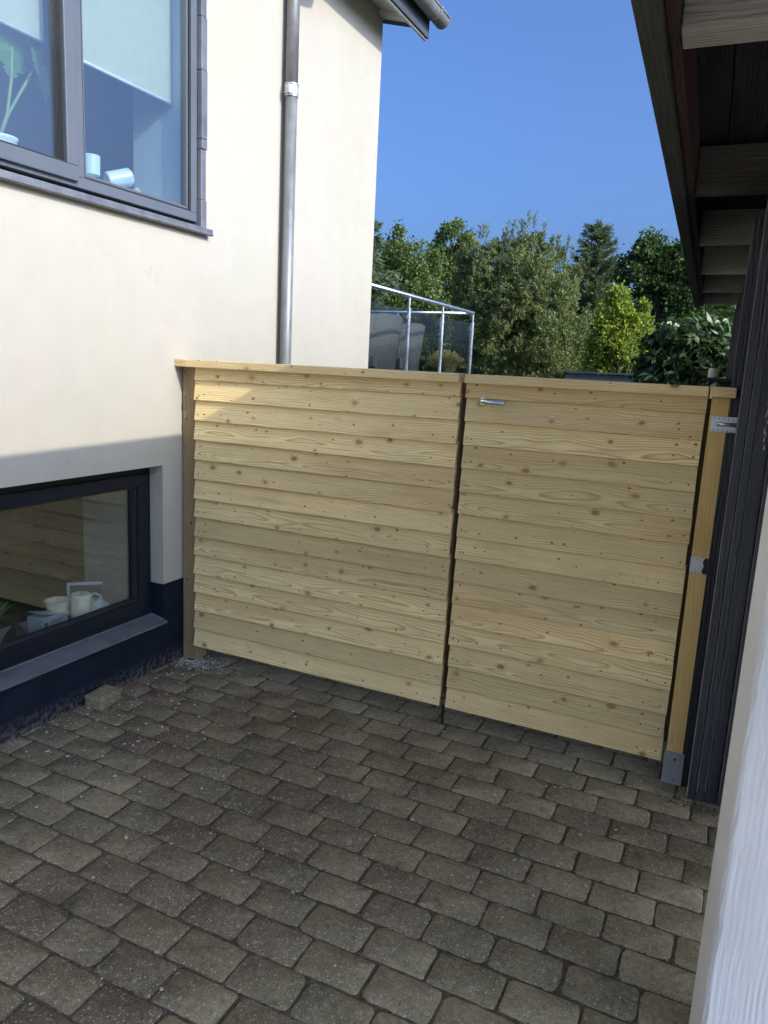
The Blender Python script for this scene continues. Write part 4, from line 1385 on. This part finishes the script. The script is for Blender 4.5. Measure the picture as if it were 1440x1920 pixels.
# pale concrete smear round the left post
b = MB()
for k in range(420):
    x, y = 0.07 + random.gauss(0.05, 0.07), random.gauss(-0.03, 0.045)
    if x < 0.01:
        continue
    s = random.uniform(0.001, 0.005)
    mt = Matrix.Translation((x, y, 0.0015)) @ Matrix.Rotation(random.uniform(0, 3), 4, 'Z')
    b.box(-s, s, -s * .7, s * .7, 0, 0.0022 + s * .15, mt)
o = b.build('mortar_crumbs', 'chip_pale')
o['kind'] = 'stuff'


# ------------------------------------------------------------------ terrace beyond the house
def terrace():
    RX, RZ, Y0, Y1 = -0.50, 2.425, 2.35, 6.13
    dk = MB().box(-6.5, -0.46, 2.25, 6.2, 1.30, 1.42).box(-6.4, -0.56, 2.3, 6.1, -0.03, 1.2995).build('terrace', 'deck_grey')
    struct(dk)
    t = thing('balcony_railing', 'glass terrace railing with round steel handrail beyond the house corner', 'railing', (RX, Y1, 1.42))
    H = RZ - 1.42
    def loc(x, y, z):
        return (x - RX, y - Y1, z - 1.42)
    MB().tube([loc(RX, Y0, RZ), loc(RX, Y1 - 0.01, RZ - 0.02), loc(RX, Y1, RZ - 0.02)], 0.021, 14).build('handrail', 'stainless', t, 0, True)
    MB().tube([loc(RX, Y1, RZ - 0.022), loc(-4.5, Y1 + 0.02, RZ - 0.022)], 0.020, 14).build('handrail', 'stainless', t, 0, True)
    posts = [(RX, 3.05), (RX, 4.10), (RX, 5.06), (RX, 6.12), (-1.55, 6.13), (-2.6, 6.13), (-3.65, 6.13)]
    for (x, y) in posts:
        p = MB().tube([loc(x, y, 1.425), loc(x, y, RZ - 0.13), loc(x, y, RZ - 0.128), loc(x, y, RZ - 0.02)], [0.020, 0.020, 0.012, 0.012], 12).build('post', 'stainless', t, 0, False)
        for z in (1.60, 2.20):
            if x == RX:
                MB().box(x - RX - 0.016, x - RX + 0.016, y - Y1 - 0.055, y - Y1 - 0.02, z - 1.42 - 0.02, z - 1.42 + 0.02).build('glass_clamp', 'stainless', p, 0.003)
    ys = [2.4] + [p[1] for p in posts[:4]]
    for a, c in zip(ys[:-1], ys[1:]):
        MB().box(-0.004, 0.004, a - Y1 + 0.04, c - Y1 - 0.04, 0.10, H - 0.15).build('pane', 'glass_rail', t)
    xs = [RX] + [p[0] for p in posts[4:]]
    for a, c in zip(xs[:-1], xs[1:]):
        MB().box(c - RX + 0.04, a - RX - 0.04, -0.004, 0.004, 0.10, H - 0.15).build('pane', 'glass_rail', t)
    # two woven armchairs behind the glass
    for (x, y, rz, top, w, lab) in ((-1.35, 5.15, 0.10, 0.86, 0.62, 'grey woven rattan chair back nearest the house corner, behind the glass'),
                               (-1.30, 6.02 - 0.22, -0.10, 0.80, 0.40, 'narrower grey woven chair back behind the glass, beside the dry grass')):
        c = thing('rattan_chair', lab, 'chair', (x, y - 0.1, 1.422), rz, 'rattan chairs on the terrace')
        b = MB()
        n_ = 18
        vs_, fs_ = [], []
        for i in range(n_ + 1):
            s = -1 + 2 * i / n_
            yy = s * w / 1.4
            xx = 0.22 * (1 - abs(s) ** 2.4)
            tp = top - 0.05 * abs(s) ** 3 - 0.03 * s
            for (dx, z) in ((0.0, 0.03), (0.05, tp * 0.6), (0.085, tp), (0.055, tp), (0.02, tp * 0.6), (-0.03, 0.03)):
                vs_.append((xx + dx, yy, z))
        for i in range(n_):
            for j in range(6):
                fs_.append((i * 6 + j, (i + 1) * 6 + j, (i + 1) * 6 + (j + 1) % 6, i * 6 + (j + 1) % 6))
        fs_.append((5, 4, 3, 2, 1, 0))
        fs_.append(tuple(n_ * 6 + j for j in range(6)))
        b.add(vs_, fs_)
        b.build('backrest', 'rattan', c, 0, True)
        MB().box(-0.45, 0.16, -w / 1.6, w / 1.6, 0.25, 0.38).build('seat', 'rattan', c, 0.02)
        for sx in (-0.42, 0.1):
            for sy in (-1, 1):
                MB().box(sx - 0.02, sx + 0.02, sy * w / 1.7 - 0.02, sy * w / 1.7 + 0.02, 0.0, 0.2495).build('leg', 'rattan', c)
    # ornamental grass in a pot
    t = thing('ornamental_grass', 'round tuft of dry ornamental grass in a pot behind the glass railing', 'plant', (-0.78, 5.98, 1.422))
    MB().lathe([(0.10, 0), (0.14, 0.20), (0.15, 0.22), (0.13, 0.22), (0.12, 0.19)], 20).build('pot', 'pot_dark', t, 0, True)
    blades('stems', 'dry_grass', t, 900, 0.10, 0.36, 0.0035, 0.9, (0, 0, 0.18))
    b = MB()
    for k in range(420):
        a = random.uniform(0, 6.28)
        el = random.uniform(0.1, 1.5)
        r = 0.25 * random.uniform(0.7, 1.0)
        p = Vector((r * math.cos(a) * math.cos(el), r * math.sin(a) * math.cos(el), 0.27 + r * math.sin(el) * 0.85))
        d = Vector((math.cos(a) * math.cos(el), math.sin(a) * math.cos(el), math.sin(el) + 0.3)).normalized()
        s = d.orthogonal().normalized() * 0.006
        b.add([p - s, p + s, p + d * 0.05 + s * .4, p + d * 0.05 - s * .4], [(0, 1, 2, 3)])
    b.build('seed_heads', 'dry_grass', t)


terrace()

# candle on a dark shelf bracket beyond the gate
t = thing('shelf_bracket', 'dark bracket shelf fixed to the shed wall behind the gate top', 'shelf', (2.565, 1.50, 1.70))
MB().box(-0.062, 0.10, -0.05, 0.05, 0.0, 0.022).build('shelf_top', 'plastic_black', t, 0.004)
MB().prism([(0.02, 0.0), (0.098, 0.0), (0.098, -0.09)], 'Y', -0.008, 0.008).build('strut', 'plastic_black', t)
t = thing('white_candle', 'small cream candle standing on the dark shelf above the gate top', 'candle', (2.553, 1.50, 1.7225))
MB().lathe([(0.023, 0), (0.024, 0.008), (0.023, 0.050), (0.020, 0.054), (0.006, 0.051)], 18).build('wax_body', 'wax', t, 0, True)
MB().tube([(0, 0, 0.05), (0, 0, 0.06)], 0.001, 6).build('wick', 'print_grey', t)


# ------------------------------------------------------------------ trees and shrubs
def cards(name, mat, parent, P, D, length, width, jitter=0.35, bend=0.25, org=(0, 0, 0)):
    """leaf shaped faces: P points (N,3), D growth directions (N,3)"""
    N = len(P)
    P = np.asarray(P, float) - np.asarray(org, float)
    D = np.asarray(D, float)
    D = D / (np.linalg.norm(D, axis=1, keepdims=True) + 1e-9)
    R = rng.normal(size=(N, 3))
    S = np.cross(D, R)
    S /= (np.linalg.norm(S, axis=1, keepdims=True) + 1e-9)
    Nn = np.cross(S, D)
    l = length * rng.uniform(1 - jitter, 1 + jitter, (N, 1))
    w = width * rng.uniform(1 - jitter, 1 + jitter, (N, 1)) * 0.5
    V = np.empty((N, 4, 3))
    V[:, 0] = P
    V[:, 1] = P + D * l * 0.5 + S * w + Nn * l * bend * 0.3
    V[:, 2] = P + D * l - Nn * l * bend * 0.2
    V[:, 3] = P + D * l * 0.5 - S * w + Nn * l * bend * 0.3
    me = bpy.data.meshes.new(name)
    me.vertices.add(N * 4)
    me.vertices.foreach_set('co', V.reshape(-1).astype(np.float32))
    me.loops.add(N * 4)
    me.loops.foreach_set('vertex_index', np.arange(N * 4, dtype=np.int32))
    me.polygons.add(N)
    me.polygons.foreach_set('loop_start', np.arange(0, N * 4, 4, dtype=np.int32))
    me.update(calc_edges=True)
    me.materials.append(M[mat])
    return link(name, me, parent)


def unit(n):
    v = rng.normal(size=(n, 3))
    return v / np.linalg.norm(v, axis=1, keepdims=True)


def clump_points(blobs, n, subs, sig=0.22):
    """points gathered in small clumps near the skin of each blob"""
    P, O = [], []
    vol = np.array([(b[3] * b[4] * b[5]) ** (2 / 3) for b in blobs])
    vol /= vol.sum()
    for b, f in zip(blobs, vol):
        c, r = np.array(b[:3]), np.array(b[3:6])
        ns = max(3, int(subs * f))
        cc = unit(ns) * (rng.uniform(0.25, 1.0, (ns, 1)) ** 0.45)
        k = rng.integers(0, ns, int(n * f))
        q = cc[k] + rng.normal(size=(len(k), 3)) * sig * rng.uniform(0.6, 1.3, (ns, 1))[k]
        P.append(c + q * r)
        O.append(q * r / r.mean() + np.array([0, 0, 0.15]))
    return np.concatenate(P), np.concatenate(O)


def tree(name, label, y, base_u, blobs_px, mat, n, subs, leaf, group, depth=0.8, trunk_r=0.16, sig=0.22, droop=0.0, limbs=True):
    """a broadleaf tree: blobs given as (u, v, half width, half height, depth shift) seen from the yard"""
    px = None
    blobs = []
    for (u, v, ru, rv, dy) in blobs_px:
        c = at(u, v, y + dy)
        s = (c - CAM_C).length / FOCAL
        blobs.append((c.x, c.y, c.z, ru * s, ru * s * depth, rv * s))
    bx = at(base_u, 700, y)
    o = Vector((bx.x, y, 0))
    t = thing(name, label, 'tree', o, 0, group)
    zt = max(b_[2] for b_ in blobs)
    tr = MB()
    cx = sum(b_[0] for b_ in blobs) / len(blobs) - o.x
    tr.tube([(0, 0, -0.1), (cx * 0.1 + 0.03, 0.02, zt * 0.25), (cx * 0.4, -0.03, zt * 0.5), (cx * 0.8, 0.0, zt * 0.85)], [trunk_r, trunk_r * 0.85, trunk_r * 0.6, trunk_r * 0.2], 10)
    if limbs:
        for b_ in blobs:
            e = Vector((b_[0], b_[1], b_[2])) - o
            s0 = Vector((cx * 0.25, 0, min(zt * 0.4, e.z * 0.6)))
            mid = s0.lerp(e, 0.55) + Vector((random.uniform(-.1, .1), random.uniform(-.1, .1), 0.12))
            tr.tube([s0, mid, e], [trunk_r * 0.42, trunk_r * 0.26, trunk_r * 0.06], 7)
            for q in range(4):
                d = Vector((random.uniform(-1, 1) * b_[3], random.uniform(-1, 1) * b_[4], random.uniform(-0.3, 1) * b_[5])) * 0.8
                tr.tube([mid.lerp(e, random.uniform(0.2, 0.9)), e + d * 0.6, e + d], [trunk_r * 0.14, trunk_r * 0.08, trunk_r * 0.02], 5)
    tr.build('trunk', 'bark', t, 0, True)
    P, O = clump_points(blobs, n, subs, sig)
    D = O / (np.linalg.norm(O, axis=1, keepdims=True) + 1e-6) * 0.6 + unit(len(P)) * 0.9 + np.array([0, 0, -droop])
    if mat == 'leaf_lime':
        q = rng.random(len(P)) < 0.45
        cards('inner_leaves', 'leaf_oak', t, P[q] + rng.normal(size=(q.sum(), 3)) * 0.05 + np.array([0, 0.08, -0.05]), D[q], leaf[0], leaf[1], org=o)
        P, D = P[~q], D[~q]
    cards('crown', mat, t, P, D, leaf[0], leaf[1], org=o)
    return t


G_T = 'trees beyond the garden'
tree('broadleaf_tree', 'dark broadleaf tree just right of the house corner with sky gaps', 20, 745,
     [(760, 480, 42, 46, 0), (728, 500, 30, 46, 0.5), (795, 520, 30, 52, 0.6), (745, 560, 55, 60, 0), (800, 600, 45, 60, 0.4), (720, 630, 45, 60, 0)],
     'leaf_oak', 30000, 260, (0.10, 0.066), G_T, sig=0.17)
tree('broadleaf_tree', 'tall broadleaf tree behind the left flank of the big pine', 23, 850,
     [(850, 458, 34, 36, 0), (820, 500, 30, 40, 0), (882, 500, 34, 46, 0.5), (840, 540, 48, 50, 0), (890, 570, 40, 50, 0), (835, 620, 50, 60, 0)],
     'leaf_oak', 28000, 260, (0.105, 0.07), G_T, sig=0.17)
tree('broadleaf_tree', 'dark green broadleaf tree standing behind the eave end of the shed', 18, 1250,
     [(1225, 485, 34, 36, 0), (1275, 478, 36, 34, 0.3), (1195, 520, 32, 40, 0), (1250, 535, 50, 50, 0.4), (1300, 520, 34, 60, 0), (1215, 590, 48, 50, 0.5), (1275, 600, 50, 60, 0), (1240, 660, 60, 50, 0.5), (1330, 600, 40, 80, 0.4)],
     'leaf_dark', 40000, 300, (0.10, 0.066), G_T, sig=0.18)
tree('golden_tree', 'young tree with bright yellow green leaves right of the big pine', 12.0, 1160,
     [(1150, 575, 26, 36, 0), (1185, 600, 20, 28, 0.1), (1135, 625, 28, 36, 0), (1195, 630, 22, 30, 0.2), (1160, 655, 32, 36, 0), (1125, 675, 24, 28, 0), (1205, 585, 12, 18, 0.1), (1190, 680, 26, 28, 0.3)],
     'leaf_lime', 17000, 200, (0.062, 0.044), G_T, trunk_r=0.07, sig=0.18)
tree('hedge_tree', 'dark mass of foliage low behind the golden tree', 27, 1080,
     [(1000, 640, 90, 60, 0), (1120, 650, 80, 60, 0), (1220, 640, 80, 70, 0), (1320, 640, 70, 80, 0), (900, 640, 80, 70, 0), (790, 640, 80, 70, 0), (700, 630, 70, 80, 0)],
     'leaf_dark', 24000, 260, (0.20, 0.15), G_T, sig=0.26)


def needle_cards(name, mat, parent, P, A, n_per, length, width, spread, org):
    P = np.repeat(np.asarray(P), n_per, 0)
    A = np.repeat(np.asarray(A), n_per, 0)
    A = A / (np.linalg.norm(A, axis=1, keepdims=True) + 1e-9)
    D = A + unit(len(P)) * spread
    P = P + unit(len(P)) * length * 0.15 + A * rng.uniform(-0.3, 0.6, (len(P), 1)) * length
    return cards(name, mat, parent, P, D, length, width, 0.3, 0.05, org)


def pine():
    y = 14.5
    blobs_px = [(905, 500, 40, 46, 0.3), (955, 490, 38, 44, 0.0), (990, 480, 34, 42, 0.1), (1030, 500, 34, 44, 0.2), (1058, 540, 28, 44, 0.1), (880, 550, 34, 60, 0.2), (930, 550, 52, 60, -0.5), (985, 545, 52, 66, -0.7), (1030, 580, 44, 60, -0.5), (1070, 600, 34, 48, 0),
                (900, 620, 50, 60, -0.5), (960, 630, 56, 62, -0.9), (1020, 645, 54, 56, -0.8), (1075, 655, 38, 48, -0.3), (1095, 640, 22, 40, 0), (930, 690, 55, 40, -0.6), (1010, 700, 60, 40, -0.7)]
    blobs = []
    for (u, v, ru, rv, dy) in blobs_px:
        c = at(u, v, y + dy)
        s = (c - CAM_C).length / FOCAL
        blobs.append((c.x, c.y, c.z, ru * s, ru * s * 0.9, rv * s))
    bx = at(960, 700, y)
    o = Vector((bx.x, y, 0))
    t = thing('pine_tree', 'large bushy olive green pine in the middle behind the gate', 'tree', o, 0, G_T)
    tr = MB()
    tr.tube([(0, 0, -0.1), (0.05, 0, 1.2), (-0.1, 0, 2.6), (0.0, 0, 4.0)], [0.16, 0.13, 0.09, 0.03], 10)
    for b_ in blobs:
        e = Vector(b_[:3]) - o
        tr.tube([(0, 0, max(0.6, e.z * 0.55)), (e.x * 0.6, e.y * 0.6, e.z * 0.85), e], [0.06, 0.04, 0.012], 6)
    tr.build('trunk', 'bark', t, 0, True)
    P, O = clump_points(blobs, 13000, 1000, 0.11)
    A = O / np.linalg.norm(O, axis=1, keepdims=True) + np.array([0, 0, 0.8])
    needle_cards('crown', 'needle_pine', t, P, A, 10, 0.080, 0.020, 0.95, o)
    # candle shoots along the top outline
    P2, A2 = [], []
    for b_ in blobs[:10]:
        for k in range(4):
            a = random.uniform(0, 6.28)
            e = random.uniform(0.3, 1.5)
            p = np.array(b_[:3]) + np.array(b_[3:6]) * np.array([math.cos(a) * math.cos(e), math.sin(a) * math.cos(e), math.sin(e)]) * random.uniform(0.95, 1.15)
            for j in range(7):
                P2.append(p + np.array([0, 0, 0.045 * j]))
                A2.append((math.cos(a) * 0.2, math.sin(a) * 0.2, 1.0))
    needle_cards('shoots', 'needle_pine', t, P2, A2, 7, 0.11, 0.018, 0.8, o)


pine()


def spruce(label, u, v_top, y, half_px, mat, n_whorl, z_low, droop):
    c = at(u, v_top, y)
    s = (c - CAM_C).length / FOCAL
    o = Vector((c.x, y, 0))
    t = thing('spruce_tree', label, 'tree', o, 0, G_T)
    zt = c.z
    tr = MB().tube([(0, 0, -0.1), (0, 0, zt * 0.5), (0, 0, zt)], [0.20, 0.11, 0.012], 10)
    P, A = [], []
    R = half_px * s
    for k in range(n_whorl):
        f = (k + 0.4) / n_whorl
        z = zt - (zt - z_low) * f
        rad = R * (0.10 + 0.95 * f ** 0.75) * random.uniform(0.75, 1.15)
        nb = 5 + int(6 * f)
        for j in range(nb):
            a = 2 * math.pi * j / nb + random.uniform(-0.4, 0.4)
            rr = rad * random.uniform(0.6, 1.12)
            d = np.array([math.cos(a), math.sin(a), 0.0])
            tip = np.array([0, 0, z]) + d * rr + np.array([0, 0, rr * (0.30 - droop)])
            tr.tube([(0, 0, z - 0.05), tuple((np.array([0, 0, z]) + tip) / 2 - np.array([0, 0, 0.03 * rr])), tuple(tip)], [0.028, 0.018, 0.005], 5)
            m_ = max(5, int(rr / 0.045))
            for q in range(m_):
                g_ = (q + 0.6) / m_
                p = np.array([0, 0, z]) * (1 - g_) + tip * g_ + np.array([0, 0, -0.10 * rr * math.sin(math.pi * g_)])
                side = np.array([-d[1], d[0], 0]) * rr * 0.30 * (1.1 - g_) * random.uniform(-1, 1)
                for w in range(2):
                    P.append(p + side * (1 if w else -1) * random.uniform(0.2, 1) + rng.normal(size=3) * 0.03)
                    A.append(d + side / max(rr, .1) + np.array([0, 0, 0.25 - droop]))
    for k in range(10):
        P.append(np.array([0, 0, zt - 0.03 * k]))
        A.append(np.array([0, 0, 1.0]))
    tr.build('trunk', 'bark', t, 0, True)
    needle_cards('crown', mat, t, np.array(P), np.array(A), 9, 0.20, 0.030, 0.75, (0, 0, 0))


spruce('dark conifer with a pointed top between the pine and the shed eave', 1124, 426, 22, 92, 'needle_spruce', 20, 1.0, -0.10)
spruce('conifer at the house corner, only its drooping branch tips in view', 655, 318, 16, 122, 'needle_spruce', 24, 1.0, 0.55)


def laurel():
    """big leaved evergreen shrub with pale flowers next to the shed"""
    y = 6.6
    blobs_px = [(1290, 640, 62, 42, 0), (1345, 635, 50, 36, 0.4), (1250, 670, 52, 40, 0), (1320, 685, 66, 40, -0.2), (1215, 695, 34, 26, 0.2), (1370, 660, 40, 50, 0.5), (1280, 720, 80, 40, 0)]
    blobs = []
    for (u, v, ru, rv, dy) in blobs_px:
        c = at(u, v, y + dy)
        s = (c - CAM_C).length / FOCAL
        blobs.append((c.x, c.y, c.z, ru * s, ru * s * 0.9, rv * s))
    bx = at(1290, 700, y)
    o = Vector((bx.x, y, 0))
    t = thing('flowering_shrub', 'dense large leaved shrub with pale flowers beside the shed', 'shrub', o)
    tr = MB()
    for b_ in blobs:
        e = Vector(b_[:3]) - o
        tr.tube([(random.uniform(-.1, .1), random.uniform(-.1, .1), -0.1), (e.x * 0.4, e.y * 0.4, e.z * 0.6), e], [0.04, 0.03, 0.012], 7)
        for q in range(5):
            d = Vector((random.uniform(-1, 1) * b_[3], random.uniform(-1, 1) * b_[4], random.uniform(-.3, 1) * b_[5])) * 0.85
            tr.tube([e * 0.85, e + d], [0.012, 0.004], 5)
    tr.build('stems', 'bark', t, 0, True)
    P, O = clump_points(blobs, 620, 620, 0.12)
    Ps, Ds = [], []
    for p, q in zip(P, O):                                     # whorls of leaves at the shoot tips
        ax = q / (np.linalg.norm(q) + 1e-6) + np.array([0, 0, 0.4])
        ax /= np.linalg.norm(ax)
        for k in range(8):
            Ps.append(p + rng.normal(size=3) * 0.012)
            u_ = rng.normal(size=3)
            u_ -= ax * u_.dot(ax)
            u_ /= np.linalg.norm(u_)
            Ds.append(u_ * 0.9 + ax * rng.uniform(-0.25, 0.45))
    cards('foliage', 'leaf_laurel', t, Ps, Ds, 0.14, 0.048, 0.3, 0.25, o)
    fl = []
    for (u, v) in ((1268, 612), (1305, 637), (1345, 606), (1255, 608), (1360, 603)):
        c = np.array(at(u, v, y - 0.35))
        fl.append(c)
    for c in fl:
        b = MB()
        for k in range(26):
            d = unit(1)[0]
            d[2] = abs(d[2])
            p = Vector(c - np.array(o)) + Vector(d) * 0.012
            s = Vector(d).orthogonal().normalized() * 0.010
            e = p + Vector(d) * 0.026
            b.add([p, p + Vector(d) * 0.014 + s, e, p + Vector(d) * 0.014 - s], [(0, 1, 2, 3)])
        b.build('flower', 'petal', t)


laurel()


# grey garden fence far back
def far_fence():
    a, c = at(1060, 696, 11), at(1215, 700, 11)
    t = thing('garden_fence', 'low blue grey board fence in front of the golden tree', 'fence', (a.x, 11, 0))
    w = c.x - a.x
    for k in range(6):
        z = 1.775 - 0.035 - 0.15 * (k + 1)
        box('board', 'fence_far', t, 0.0, w, -0.012, 0.012, z, z + 0.145, 0.004)
    box('top_rail', 'fence_far', t, -0.02, w + 0.02, -0.05, 0.05, 1.742, 1.775, 0.004)
    for k in range(4):
        x = w * k / 3
        box('post', 'fence_far', t, x - 0.04, x + 0.04, 0.0135, 0.09, 0.0, 1.7415, 0.004)


far_fence()
